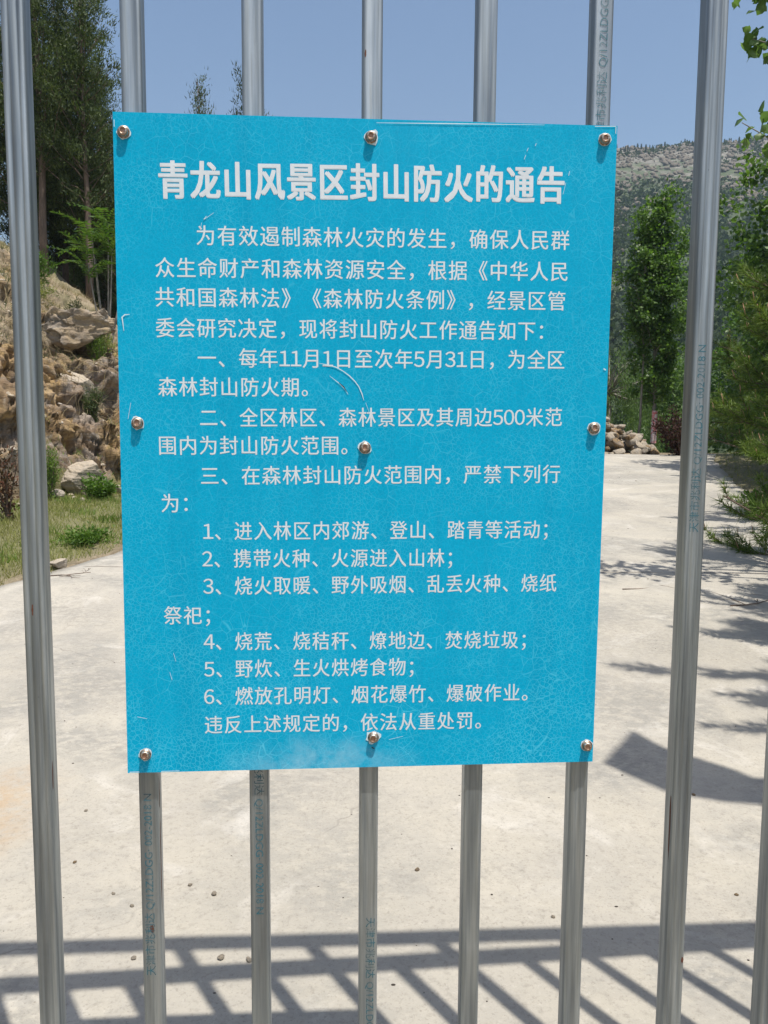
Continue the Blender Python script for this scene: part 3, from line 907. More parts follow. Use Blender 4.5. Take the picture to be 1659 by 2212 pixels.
def rock_geo(seed, dims, sub=2, cuts=9, rough=.05, strat=0.0):
    r = np.random.default_rng(seed); v, f = ICO[sub]; v = v.copy()
    for _ in range(cuts):
        nn = r.normal(size=3); nn /= np.linalg.norm(nn); d = r.uniform(.45, .8)
        t = v @ nn; o = t > d; v[o] -= (t[o] - d)[:, None] * nn
    v *= 1 + rough * fbm(v + seed, 2.2, 3, seed % 7)[:, None]
    if strat:
        q = v[:, 2] * 5 + v[:, 0] * 1.4 + .8 * vnoise(v + seed, 2)
        v *= 1 + strat * (LAT[np.floor(q).astype(int) % 64, 3, 5][:, None] - .5)
        v *= 1 + strat * .5 * cells(v * 3.2 + seed, 3)[:, None]
    return v * np.array(dims), f

def rock_thing(name, seed, dims, loc, mat, label, cat, sub=3, rotz=0, cuts=9, rough=.05, strat=0.0, sink=.25, tilt=(0, 0)):
    v, f = rock_geo(seed, dims, sub, cuts, rough, strat)
    R = Matrix.Rotation(rotz, 3, 'Z') @ Matrix.Rotation(tilt[0], 3, 'X') @ Matrix.Rotation(tilt[1], 3, 'Y')
    v = v @ np.array(R).T
    v[:, 2] -= v[:, 2].min() * (1 - sink)
    o = bpy.data.objects.new(name, mesh_np(name, v, f, mat)); o.location = loc; link(o)
    return tag(o, label, cat)

def on(x, y, dz=0): return (x, y, gz(x, y) + dz)
rock_thing('boulder', 6, (.54, .46, .40), on(-3.93, 11.0, -.02), MAT['rock_grey'], 'big grey boulder with a dark undercut jutting from the dry bank under the trees', 'boulder', 5, .3, 8, .10, .26, .10, (-.55, -.3))
rock_thing('boulder', 17, (.42, .36, .33), on(-3.12, 9.02, -.08), MAT['rock_pale'], 'pale squared block of stone at the foot of the rocky bank', 'boulder', 5, .5, 13, .04, .08, .12, (.1, -.1))
rock_thing('boulder', 23, (.36, .3, .22), on(-3.62, 10.2, -.05), MAT['rock_pale'], 'pale pinkish slab of bare stone halfway up the bank below the big boulder', 'boulder', 5, .9, 8, .06, .1, .3, (.5, .5))
rock_thing('boulder', 31, (.30, .26, .20), on(-4.25, 8.0, -.04), MAT['rock'], 'ochre stone low on the bank at the far left edge', 'boulder', 5, .2, 9, .06, .1, .3)
rock_thing('stone', 41, (.095, .07, .045), (-2.212, 5.16, gz(-2.212, 5.16) + .01 if False else .24), MAT['rock_pale'], 'small flat pale stone lying on the edge of the concrete beside the grass', 'stone', 3, .2, 10, .05, 0, .1)
k_ = 0
for sx, sy, sd in ((-2.75, 8.95, .13), (-2.95, 8.7, .10), (-2.62, 9.25, .09), (-3.42, 8.55, .12), (-2.5, 8.7, .07), (-3.9, 8.05, .12)):
    lab = ['fist sized rubble stone right of the pale squared block', 'small stone just in front of the pale squared block', 'small stone at the bank foot by the sign edge', 'stone behind the tall green weed at the bank foot', 'little stone in the grass before the bank foot', 'stone at the bank foot behind the far left gate bar'][k_]
    rock_thing('stone', 60 + k_, (sd, sd * .8, sd * .6), on(sx, sy, -.02), MAT['rock_pale'], lab, 'stone', 2, k_, 8, .05, 0, .2); k_ += 1

# rubble heap at the end of the road
pile = thing('rubble_pile', (5.9, 16.0, .9), 'heap of broken pale stones at the far end of the concrete road', 'rubble')
rm = [mesh_np('stone', *rock_geo(100 + q, (1, random.uniform(.6, .9), random.uniform(.45, .75)), 2, 16, .02), MAT['rock_pale'] if q % 3 else MAT['rock']) for q in range(9)]
for q in range(210):
    u = random.random() ** .8; x = 3.9 + 3.2 * u; w = random.uniform(-1, 1)
    hmax = np.interp(x, [3.9, 4.8, 5.6, 6.3, 6.9, 7.2], [.5, 1.05, 1.12, .72, .28, .05]) * (1 - w * w)
    s = random.uniform(.10, .27) * (1.0 if x < 6.8 else .7)
    y = 16.0 + w * .75
    layer = hmax * (random.random() ** .45)
    o = part_me('stone', rm[q % 9], pile, Vector((x, y, .93 + layer)) - pile.location, [random.uniform(-.6, .6), random.uniform(-.6, .6), random.uniform(0, 6.3)], (s, s, s))

# pebbles and litter on the concrete
PEB = [(-0.869, 1.5), (-0.799, 1.166), (-0.635, 0.995), (-0.567, 0.932), (-0.425, 1.028), (-0.346, 0.978), (-0.505, 0.711), (-0.287, 0.703), (-0.216, 0.694), (0.604, 0.84), (0.251, 1.087), (1.338, 1.546), (1.174, .924)]
PL = ['pebble on the concrete by the left gate tube near the orange stain', 'brown pebble on the concrete left of the sign, above the rail shadow', 'whitish pebble in the scuffed patch left of the sign', 'small pebble just right of the whitish one on the concrete',
      'small pale chip of stone under the sign between two tubes', 'small pale pebble under the sign near the second tube', 'reddish pebble between the two rail shadows', 'white pebble between the two rail shadows',
      'small white crumb of stone left of the third tube', 'bright white pebble just above the rail shadow on the right', 'dark crumb of stone on the concrete behind the middle bars', 'dark pebble at the right edge beyond the last tube', 'dark speck of stone under the far right tube']
pm = [mesh_np('pebble', *rock_geo(200 + q, (1, .8, .6), 1, 6, .05), MAT['rock_pale'] if q != 2 else MAT['rock']) for q in range(3)]
for q, (x, y) in enumerate(PEB):
    s = .0085 * random.uniform(.8, 1.3)
    o = bpy.data.objects.new('pebble', pm[2 if 'dark' in PL[q] or 'brown' in PL[q] else q % 2]); o.location = (x, y, road_z(x, y) + s * .35); o.scale = (s, s, s); o.rotation_euler = (0, 0, q)
    link(o); tag(o, PL[q], 'pebble', 'pebbles on the concrete')
def litter():
    m = MB(); base, fc = ICO[0]
    for _ in range(380):
        y = 0.4 + 12 * random.random() ** 1.7; x = random.uniform(-2.2, 3.6 + .2 * y)
        if x < xl(y) + .1 or x > xr(y): continue
        s = random.uniform(.0010, .0032) * (1 + y * .12)
        m.add(base * np.array([s * random.uniform(1, 2.2), s, s * .5]) + np.array([x, y, road_z(x, y) + s * .3]), fc)
    o = m.part('grit', MAT['bark_dark']); tag(o, 'tiny dark crumbs of grit scattered over the concrete', 'grit', kind='stuff')
litter()
def twig(loc, ang, L, label):
    t = thing('fallen_twig', loc, label, 'twig')
    m = MB(); r = np.random.default_rng(int(L * 1000))
    def br(p, a, l, w, dep):
        pts = [p]
        for k in range(5):
            a += r.uniform(-.35, .35); p = p + np.array([math.cos(a), math.sin(a), 0]) * l / 5; p[2] = max(p[2] + r.uniform(-.004, .006), loc[2] + .002); pts.append(p.copy())
        m.tube(pts, np.linspace(w, w * .4, 6), 4)
        if dep:
            for q in (1, 2, 4): br(pts[q].copy(), a + r.choice([-.8, .8]), l * .5, w * .6, dep - 1)
    br(np.array(loc, float) + [0, 0, .004], ang, L, .005, 2)
    m.part('stem', MAT['bark'], t)
twig((2.15, 4.45, road_z(2.15, 4.45)), .25, .7, 'bare branching twig lying on the concrete left of the right gate tube')
twig((2.75, 4.0, road_z(2.75, 4.0)), .1, .55, 'bare twig with a few dry bits lying right of the thick right gate tube')
twig((-2.2, 4.9, road_z(-2.2, 4.9)), .2, .3, 'short dry twig on the concrete by the flat stone')

# ------------------------------------------------------------------ leaf / branch tools
def rand_dirs(n, r=rng):
    d = r.normal(size=(n, 3)); return d / np.linalg.norm(d, axis=1)[:, None]
def leaf_tris(P, D, L, W, r=rng):
    n = len(P); s = np.cross(D, rand_dirs(n, r)); s /= np.linalg.norm(s, axis=1)[:, None] + 1e-9
    v = np.stack([P - s * W[:, None] / 2, P + s * W[:, None] / 2, P + D * L[:, None]], 1).reshape(-1, 3)
    return v, np.arange(3 * n).reshape(n, 3)
def leaf_quads(P, D, L, W, r=rng):
    n = len(P); s = np.cross(D, rand_dirs(n, r)); s /= np.linalg.norm(s, axis=1)[:, None] + 1e-9
    v = np.stack([P, P + D * (L * .45)[:, None] + s * W[:, None] / 2, P + D * L[:, None], P + D * (L * .45)[:, None] - s * W[:, None] / 2], 1).reshape(-1, 3)
    return v, np.arange(4 * n).reshape(n, 4)
def norm(v): return v / (np.linalg.norm(v, axis=-1)[..., None] + 1e-9)

def conifer_meshes(seed, H, R, dens=1.0, mat='conifer', bare=.12, lean=0.0, taper=.75, size=1.0):
    """scraggly cypress: rising branches carrying clumps of small sprays"""
    r = np.random.default_rng(seed)
    wood = MB()
    k = 9; tz = np.linspace(0, H, k)
    tp = np.column_stack([lean * tz + .04 * H * .15 * r.normal(size=k).cumsum() * .4, .03 * H * .15 * r.normal(size=k).cumsum() * .4, tz]); tp[0, :2] = 0
    tr_ = np.linspace(.011 * H + .01, .008, k)
    wood.tube(tp, tr_, 7)
    Ps = []; Ds = []
    nb = int(64 * H / 6)
    for b in range(nb):
        f = bare + (1 - bare) * (b + r.random()) / nb
        z0 = f * H
        c = np.array([np.interp(z0, tz, tp[:, 0]), np.interp(z0, tz, tp[:, 1]), z0])
        az = r.uniform(0, 2 * math.pi)
        L = R * (1 - f ** 1.6) ** taper * r.uniform(.45, 1.2) + .10
        rise = r.uniform(.25, 1.1)
        d = norm(np.array([math.cos(az), math.sin(az), rise]))
        m = max(4, int(L / .16)); tt = np.linspace(0, 1, m)
        pts = c + d * (tt * L)[:, None] + np.array([0, 0, .28 * L])[None, :] * (tt ** 2)[:, None] + .03 * r.normal(size=(m, 3))
        wood.tube(pts, np.linspace(.010 * size + .004 * L, .003, m), 3, False)
        n = int(230 * dens * (L + .15) / R ** .3)
        u = r.random(n) ** .7 * .9 + .12
        base = c + d * (u * L)[:, None] + np.array([0, 0, .28 * L]) * (u ** 2)[:, None]
        # sub-clumps so light comes through
        nc = max(3, int(L / .13)); cl = r.normal(size=(nc, 3)) * (.10 + .07 * L) * np.array([1, 1, .8])
        cu = r.random(nc) * .9 + .12
        cc = c + d * (cu * L)[:, None] + np.array([0, 0, .28 * L]) * (cu ** 2)[:, None] + cl
        pick = r.integers(0, nc, n)
        P = cc[pick] + r.normal(size=(n, 3)) * .075 * size
        Ps.append(P); Ds.append(norm(d * .7 + np.array([0, 0, .6]) + .8 * r.normal(size=(n, 3)) * .8))
    # leader
    n = int(120 * dens); P = np.column_stack([.05 * r.normal(size=n), .05 * r.normal(size=n), H * (1 - .12 * r.random(n))]) + np.array([tp[-1, 0], tp[-1, 1], .03])
    Ps.append(P); Ds.append(norm(np.array([0, 0, 1.]) + .5 * r.normal(size=(n, 3))))
    P = np.concatenate(Ps); D = np.concatenate(Ds); n = len(P)
    v, f = leaf_tris(P, D, r.uniform(.04, .10, n) * size, r.uniform(.015, .027, n) * size, r)
    return wood.mesh('trunk', MAT['bark'], True), mesh_np('crown', v, f, MAT[mat])

def place(name, meshes, loc, label, cat, group=None, rotz=0., s=1.0, names=('trunk', 'crown')):
    t = thing(name, loc, label, cat, group); t.rotation_euler = (0, 0, rotz); t.scale = (s, s, s)
    for nm, me in zip(names, meshes):
        if me is not None:
            o = part_me(nm, me, t)
            if nm in ('candles', 'foliage', 'crown', 'side_crown'): o['kind'] = 'stuff'
    return t

CON = [conifer_meshes(1, 6.6, 1.25, 1.5, bare=.16), conifer_meshes(2, 6.2, 1.1, 1.6, 'conifer2', .08), conifer_meshes(3, 5.6, 1.2, 1.5, 'conifer', .12), conifer_meshes(4, 6.8, 1.3, 1.7, 'conifer', .26), conifer_meshes(9, 5.2, 1.1, 1.4, 'conifer', .30)]
CT = [  # x, y, variant, scale, rot, label
 (-5.75, 15.0, 3, 1.02, .4, 'tall cypress with a thick straight brown trunk, right of the left gate tube'),
 (-4.93, 15.1, 4, 1.12, 2.0, 'tall thin cypress with a bare slender trunk, its tip highest against the sky'),
 (-5.30, 16.3, 0, 1.0, 1.0, 'dense cypress standing behind and between the two front trunks'),
 (-4.5, 16.8, 2, .78, 3.0, 'dark cypress behind the young green sumac, close to the sign edge'),
 (-6.5, 15.6, 2, 1.15, 4.0, 'cypress behind the left gate tube, reaching the top of the picture'),
 (-7.4, 14.2, 0, 1.1, 5.0, 'cypress at the far left edge beyond the gate')]
for x, y, v_, s, rz, lab in CT:
    place('cypress_tree', CON[v_], on(x, y, -.05), lab, 'tree', 'cypress trees on the bank', rz, s)
rows = [(-6.2, 17.6, 1, 1.05), (-5.6, 18.6, 3, .95), (-4.9, 18.2, 1, .62), (-4.2, 18.6, 3, .52), (-7.0, 18.4, 2, 1.1), (-6.6, 20.2, 0, 1.0), (-5.4, 20.6, 2, .7), (-8.2, 17.0, 1, 1.1), (-8.6, 19.6, 3, 1.0), (-5.0, 22.0, 1, .6), (-9.6, 15.8, 0, 1.0), (-9.2, 12.6, 2, 1.0), (-7.7, 21.5, 1, 1.0)]
rows += [(-5.9, 24.0, 1, 1.0), (-7.0, 25.0, 2, 1.0), (-4.7, 20.2, 2, .6), (-8.0, 23.5, 0, 1.0), (-6.0, 19.6, 2, .9), (-5.2, 17.4, 1, .6), (-10.5, 18.5, 1, 1.0), (-4.2, 20.8, 1, .55), (-6.6, 16.8, 1, .9), (-5.0, 19.3, 1, .6)]
for i, (x, y, v_, s) in enumerate(rows):
    place('cypress_tree', CON[v_], on(x, y, -.05), 'shaded dark cypress in the dense stand behind the front row of cypresses', 'tree', 'dark cypresses behind the front row', i * 1.3, s)
# two tree tops over the upper edge of the sign
sc_ = conifer_meshes(15, 6.4, .85, .75, 'conifer', .1)
def top_at(x, y, ztop, H):                 # base on the ground, scaled so that the tip stands at ztop
    g = gz(x, y) - .1
    return (x, y, g), (ztop - g) / H
p_, s_ = top_at(-5.14, 30.0, 14.85, 6.5)
t_ = place('cypress_tree', sc_, p_, 'small thin pointed cypress top showing above the sign between two gate bars', 'tree', None, .3, s_)
t_.scale = (1.35, 1.35, s_)
p_, s_ = top_at(-3.75, 33.0, 16.0, 6.3)
t_ = place('cypress_tree', CON[1], p_, 'bushy green treetop above the sign just left of the third gate bar', 'tree', None, .3, s_)
t_.scale = (1.7, 1.7, s_)
p_, s_ = top_at(-3.1, 33.4, 15.0, 5.7)
t_ = place('cypress_tree', CON[2], p_, 'lower bushy treetop above the sign behind the third gate bar', 'tree', None, 1.3, s_)
t_.scale = (1.3, 1.3, s_)
place('cypress_tree', CON[1], on(-7.6, 25.5, -.1), 'dark green cypress top peeping over the left corner of the sign', 'tree', None, 1.3, 1.05)

# shrubs under the trees
def bush_meshes(seed, R, H, n, mat, L=.05, W=.022, quads=True, stems=7, droop=0):
    r = np.random.default_rng(seed); w = MB(); Ps = []; Ds = []
    for k in range(stems):
        a = r.uniform(0, 6.28); sp_ = r.uniform(.2, 1.0) * R
        tip = np.array([math.cos(a) * sp_, math.sin(a) * sp_, H * r.uniform(.55, 1.0) * (1 - .35 * sp_ / R)])
        mid = tip * np.array([.35, .35, .55]) + r.normal(size=3) * .03 * H
        tt = np.linspace(0, 1, 6)[:, None]
        pts = (1 - tt) ** 2 * 0 + 2 * tt * (1 - tt) * mid + tt ** 2 * tip
        w.tube(pts, np.linspace(.010 * H + .002, .0015, 6), 4, False)
        m = n // stems; u = r.random(m) ** .6
        P = 2 * (u * (1 - u))[:, None] * mid + (u ** 2)[:, None] * tip + r.normal(size=(m, 3)) * (.09 * R + .015)
        P[:, 2] = np.abs(P[:, 2])
        Ps.append(P); Ds.append(norm(norm(tip)[None, :] + r.normal(size=(m, 3)) * .8 - np.array([0, 0, droop])))
    P = np.concatenate(Ps); D = np.concatenate(Ds); m = len(P)
    v, f = (leaf_quads if quads else leaf_tris)(P, D, r.uniform(.6, 1.2, m) * L, r.uniform(.7, 1.2, m) * W, r)
    return w.mesh('stem', MAT['bark'], True), mesh_np('foliage', v, f, MAT[mat])
def bush(name, x, y, seed, R, H, n, mat, label, cat='shrub', L=.05, W=.022, quads=True, stems=7, dz=-.02, z=None, droop=0):
    loc = on(x, y, dz) if z is None else (x, y, z)
    return place(name, bush_meshes(seed, R, H, n, mat, L, W, quads, stems, droop), loc, label, cat, None, 0, 1, ('stem', 'foliage'))
bush('conifer_shrub', -4.35, 12.6, 71, .28, .62, 2600, 'conifer', 'small olive conifer shrub between the two front cypress trunks', 'shrub', .05, .014, False, 12)
bush('conifer_shrub', -5.05, 12.6, 72, .32, .95, 2400, 'bush', 'green shrub beside the left gate tube under the cypresses', 'shrub', .05, .02, True, 12)
bush('shrub', -3.60, 11.0, 73, .22, .9, 2200, 'weed', 'yellowish green shrub on the bank right of the big boulder, by the sign edge', 'shrub', .045, .010, False, 12)
bush('shrub', -3.38, 10.0, 74, .2, .75, 2000, 'conifer', 'olive thin-leaved shrub on the bank low beside the sign edge', 'shrub', .06, .010, False, 12)
bush('weed', -3.43, 8.35, 75, .13, .86, 1500, 'weed', 'tall upright bright green weed at the bank foot right of the left gate tube', 'weed', .055, .010, True, 9)
bush('green_bush', -2.93, 8.62, 76, .26, .34, 1100, 'bush', 'leafy dark green clump at the bank foot under the pale squared block', 'bush', .06, .026, True, 9)
bush('green_bush', -2.25, 5.95, 77, .20, .16, 1300, 'bush', 'bright green tuft on the grass at the very edge of the concrete', 'bush', .05, .016, True, 14)
bush('burnt_shrub', -3.35, 7.0, 78, .28, 1.1, 800, 'burnt', 'dark half-dead shrub with reddish leaves at the far left edge', 'shrub', .05, .02, True, 9)
bush('green_bush', -4.7, 9.0, 79, .3, .6, 1400, 'weed', 'yellow green bush up the bank at the far left edge', 'bush', .05, .018, True, 9)
bush('green_bush', 4.95, 7.4, 80, .3, .42, 1300, 'bush', 'small leafy green bush at the right edge of the concrete under the pines', 'bush', .09, .05, True, 9, z=None)
bush('purple_shrub', 7.3, 14.9, 81, .55, 1.25, 3600, 'purple', 'dark purple-leaved shrub right of the banded poplar trunk', 'shrub', .06, .035, True, 14)
bush('green_bush', 7.75, 15.5, 82, .4, .5, 1300, 'bush', 'green bush at the road end below the purple shrub', 'bush', .08, .035, True, 9)
bush('green_bush', 6.75, 15.9, 83, .32, .42, 1200, 'bush', 'low green bush between the rubble heap and the banded trunk', 'bush', .07, .03, True, 9)
for i, (x, y, s, lab) in enumerate([(-3.75, 11.9, .4, 'dry yellowish shrublet left on the crest of the bank above the boulder'), (-4.75, 11.7, .35, 'dry olive shrublet on the crest near the left gate tube'), (-3.2, 11.6, .45, 'greenish shrublet on the crest beside the sign edge')]):
    bush('shrub', x, y, 90 + i, .3, s, 1300, 'grass', lab, 'shrub', .06, .010, False, 12)

# young sumac with long feathery leaves
def frond_mesh(seed, L):
    r = np.random.default_rng(seed); m = MB()
    tt = np.linspace(0, 1, 9); pts = np.column_stack([tt * L, 0 * tt, .25 * L * np.sin(tt * 2.2) - .55 * L * tt ** 2])
    m.tube(pts, np.linspace(.004, .0015, 9), 3, False)
    n = 13
    for k in range(n):
        u = .14 + .86 * k / (n - 1); p = np.array([np.interp(u, tt, pts[:, 0]), 0, np.interp(u, tt, pts[:, 2])])
        for sd in (-1, 1):
            d = norm(np.array([.45, sd * .85, -.25 + .15 * r.normal()])); l = .13 * (1 - .5 * abs(u - .45)) * r.uniform(.85, 1.1); w = .034
            nn = norm(np.cross(d, np.array([0, 0, 1.]))); q = p + d * l * .4
            m.add([p, q + nn * w / 2, p + d * l + np.array([0, 0, -.02]), q - nn * w / 2], np.array([(0, 1, 2, 3)]))
    return m.mesh('frond', MAT['sumac'])
fr = [frond_mesh(1, .62), frond_mesh(2, .5), frond_mesh(3, .7)]
sx, sy = -3.85, 12.45
sz = gz(sx, sy)
su = thing('sumac_sapling', (sx, sy, sz), 'young light green sumac with feathery leaves and forked pale stems, beside the sign edge', 'tree')
m = MB()
tips = []
for k, (a, h, l) in enumerate([(3.0, 1.75, .22), (2.3, 1.45, .35), (.4, 1.6, .35), (-.9, 1.5, .3), (1.4, 1.9, .15), (-2.4, 1.3, .3)]):
    h *= 1.18; tip = np.array([sx + math.cos(a) * l, sy + math.sin(a) * l, sz + h]); md = np.array([sx + math.cos(a) * l * .6, sy + math.sin(a) * l * .6, sz + h * .45])
    tt = np.linspace(0, 1, 6)[:, None]
    pts = (1 - tt) ** 2 * np.array([sx, sy, sz - .05]) + 2 * tt * (1 - tt) * md + tt ** 2 * tip
    m.tube(pts, np.linspace(.022, .008, 6), 5, False); tips.append(tip)
m.part('trunk', MAT['bark_grey'], su, True)
for k, tp_ in enumerate(tips):
    for q in range(8):
        a = q * .785 + k; u = random.uniform(0, .5)
        p = tp_ - np.array([0, 0, u * .7])
        part_me('frond', fr[(k + q) % 3], su, Vector(p) - su.location, (0, -.75 + random.uniform(-.4, .45), a))

# ------------------------------------------------------------------ poplars and willow
def broadleaf(seed, H, R, base, n, mat, L=.075, W=.06, shape='cone', trunk=.05, clump=.16, bark='bark_grey'):
    r = np.random.default_rng(seed); w = MB()
    k = 8; tz = np.linspace(0, H * .93, k); tp = np.column_stack([.03 * r.normal(size=k).cumsum(), .03 * r.normal(size=k).cumsum(), tz]); tp[0, :2] = 0
    w.tube(tp, np.linspace(trunk, .012, k), 8)
    Ps = []; Ds = []; nb = int(9 * H)
    for b in range(nb):
        f = base + (1 - base) * (b + r.random()) / nb; z0 = f * H * .92
        c = np.array([np.interp(z0, tz, tp[:, 0]), np.interp(z0, tz, tp[:, 1]), z0]); az = r.uniform(0, 6.28)
        g = (f - base) / (1 - base)
        prof = (min(1, .55 + 1.6 * g) * (1 - g ** 2.2) ** .8) if shape == 'cone' else (math.sin(math.pi * min(1, .12 + .88 * g)) ** .6)
        Lb = R * prof * r.uniform(.5, 1.15) + .12
        d = norm(np.array([math.cos(az), math.sin(az), r.uniform(.5, 1.3)]))
        m = 5; tt = np.linspace(0, 1, m); w.tube(c + d * (tt * Lb)[:, None] + .02 * r.normal(size=(m, 3)), np.linspace(.008 + .006 * Lb, .002, m), 4, False)
        ln = int(n / nb * (.4 + Lb / R)); nc = max(3, int(Lb / .14))
        cu = r.random(nc) ** .7; cc = c + d * (cu * Lb)[:, None] + r.normal(size=(nc, 3)) * clump
        P = cc[r.integers(0, nc, ln)] + r.normal(size=(ln, 3)) * clump * .45
        Ps.append(P); Ds.append(norm(r.normal(size=(ln, 3)) + np.array([0, 0, -.5]) + d * .5))
    P = np.concatenate(Ps); D = np.concatenate(Ds); m = len(P)
    v, f = leaf_quads(P, D, r.uniform(.7, 1.2, m) * L, r.uniform(.7, 1.15, m) * W, r)
    return w.mesh('trunk', MAT[bark], True), mesh_np('crown', v, f, MAT[mat])
pz = gz(7.25, 16.1)
pp = place('poplar_tree', broadleaf(31, 6.1, .72, .2, 12000, 'poplar', .085, .065, trunk=.05), (7.2, 16.1, pz - .05), 'young leafy poplar with a pink and white banded trunk at the end of the road', 'tree')
pw = broadleaf(32, 5.4, .55, .45, 4200, 'poplar', .085, .065, trunk=.03)
for nm, me in zip(('stem', 'side_crown'), pw): part_me(nm, me, pp, (-.35, .15, 0))
m = MB(); m.tube([(7.2, 16.1, pz + .22), (7.21, 16.1, pz + .95)], [.064, .062], 12, False); m.part('painted_band', MAT['wrap'], pp, True)

def willow(seed, H, R):
    r = np.random.default_rng(seed); w = MB(); w.tube([(0, 0, 0), (.05, 0, H * .4), (0, .05, H * .75)], [.12, .09, .04], 8)
    Ps = []; Ds = []
    for b in range(150):
        a = r.uniform(0, 6.28); rr = R * math.sqrt(r.random()); z0 = H * (1 - .35 * (rr / R) ** 2) * r.uniform(.8, 1)
        p0 = np.array([math.cos(a) * rr, math.sin(a) * rr, z0]); Ld = r.uniform(.8, 2.2)
        n = int(Ld * 60); u = r.random(n); P = p0 + np.column_stack([math.cos(a) * .12 * u, math.sin(a) * .12 * u, -u * Ld]) + r.normal(size=(n, 3)) * .045
        Ps.append(P); Ds.append(norm(np.array([0, 0, -1.]) + .45 * r.normal(size=(n, 3))))
        if b % 3 == 0: w.tube([(0, .03, H * .6), p0 * np.array([.5, .5, .92]), p0], [.03, .015, .004], 4, False)
    P = np.concatenate(Ps); D = np.concatenate(Ds); n = len(P)
    v, f = leaf_quads(P, D, r.uniform(.08, .14, n), r.uniform(.016, .028, n), r)
    return w.mesh('trunk', MAT['bark_grey'], True), mesh_np('crown', v, f, MAT['willow'])
WL = willow(5, 4.6, 1.6)
place('willow_tree', WL, on(7.35, 19.6, -.4), 'drooping pale green willow left of the banded poplar, beyond the rubble heap', 'tree', None, 0, .95)
place('willow_tree', WL, on(5.2, 22.0, -.8), 'drooping willow behind the sign edge, above the rubble heap', 'tree', None, 2, 1.0)
DECI = broadleaf(41, 5.5, 1.9, .15, 11000, 'willow', .13, .08, 'round', .09, .3)
DECI2 = broadleaf(42, 5.0, 2.0, .12, 11000, 'poplar', .13, .09, 'round', .09, .3)
for i, (x, y, q, s, lab) in enumerate([(11.6, 25, 0, .75, 'rounded green tree in the valley right of the poplar'), (14.5, 32, 1, .8, 'dark rounded tree low in the valley behind the poplar'), (8.9, 29, 0, .7, 'pale rounded tree low in the valley behind the willow'), (12.8, 22, 1, 1.0, 'rounded tree in the valley behind the right gate tube'), (16.5, 36, 0, 1.2, 'far rounded tree on the valley floor')]):
    place('valley_tree', (DECI, DECI2)[q], on(x, y, -.1), lab, 'tree', 'rounded trees in the valley', i, s)

# poplars on the right, behind the pines
PB = broadleaf(51, 5.2, 1.35, .08, 13000, 'poplar', .085, .07, 'round', .06, .2)
PC = broadleaf(52, 4.6, 1.4, .08, 12000, 'nearleaf', .075, .065, 'round', .06, .2)
place('poplar_tree', PB, on(7.65, 11.2, -.05), 'leafy poplar just right of the thick right gate tube, its top against the hill', 'tree', None, 0, 1.14)
place('poplar_tree', PC, on(7.5, 9.0, -.05), 'brighter leafy poplar at the right edge behind the pines', 'tree', None, 1.2, 1.05)
place('poplar_tree', PB, on(9.2, 14.0, -.05), 'poplar farther back on the right, mostly behind the leafy one', 'tree', None, 2.2, .95)

# near branch with single leaves, reaching in from the right above the pines
def poplar_leaf():
    pts = [(0, 0), (.16, .30), (.42, .50), (.52, .34), (.70, .30), (1.0, 0), (.70, -.30), (.52, -.34), (.42, -.50), (.16, -.30)]
    v = [(x * .075, y * .075, -.006 * abs(y) * 4) for x, y in pts]
    return mesh_np('leaf', v, [np.array([(0, 1, 2, 3), (0, 3, 4, 5), (0, 5, 6, 7), (0, 7, 8, 9)])], MAT['nearleaf'])
PLF = poplar_leaf()
nt = thing('poplar_tree', on(4.35, 4.0, 0), 'near poplar outside the right edge whose large-leaved sprays reach into the sky', 'tree')
m = MB()
base = np.array(nt.location)
m.tube([base, base + [-.05, .05, 2.2], base + [-.1, 0, 4.6], base + [0, .1, 6.0]], [.07, .055, .03, .01], 8)
sprays = [  # start on trunk -> tip
 (np.array([4.25, 4.0, 2.3]), np.array([2.66, 4.0, 3.38]), 62), (np.array([4.25, 4.0, 2.1]), np.array([2.95, 4.1, 3.02]), 60), (np.array([4.25, 4.0, 3.4]), np.array([2.66, 4.0, 4.22]), 95), (np.array([4.2, 4.0, 3.3]), np.array([2.76, 4.1, 3.95]), 70),
 (np.array([4.25, 4.0, 2.9]), np.array([3.03, 4.05, 3.62]), 34), (np.array([4.25, 4.0, 1.9]), np.array([3.05, 4.2, 2.75]), 50)]
LP = []
for a, b, n in sprays:
    tt = np.linspace(0, 1, 8)[:, None]; mid = (a + b) / 2 + np.array([0, 0, .18]); pts = (1 - tt) ** 2 * a + 2 * tt * (1 - tt) * mid + tt ** 2 * b
    m.tube(pts, np.linspace(.016, .003, 8), 5, False)
    for q in range(n):
        u = 1 - .55 * random.random() ** 1.3; p = (1 - u) ** 2 * a + 2 * u * (1 - u) * mid + u * u * b
        p = p + np.array([random.gauss(0, .05), random.gauss(0, .07), random.gauss(0, .05)]) * (.4 + 1.2 * (1 - u) + .4)
        LP.append(p)
m.part('trunk', MAT['bark_grey'], nt, True)
for p in LP:
    s = random.uniform(.8, 1.25)
    part_me('leaf', PLF, nt, Vector(p) - nt.location, (random.uniform(.3, 1.5), random.uniform(-.6, 1.0), random.uniform(0, 6.28)), (s, s, s))

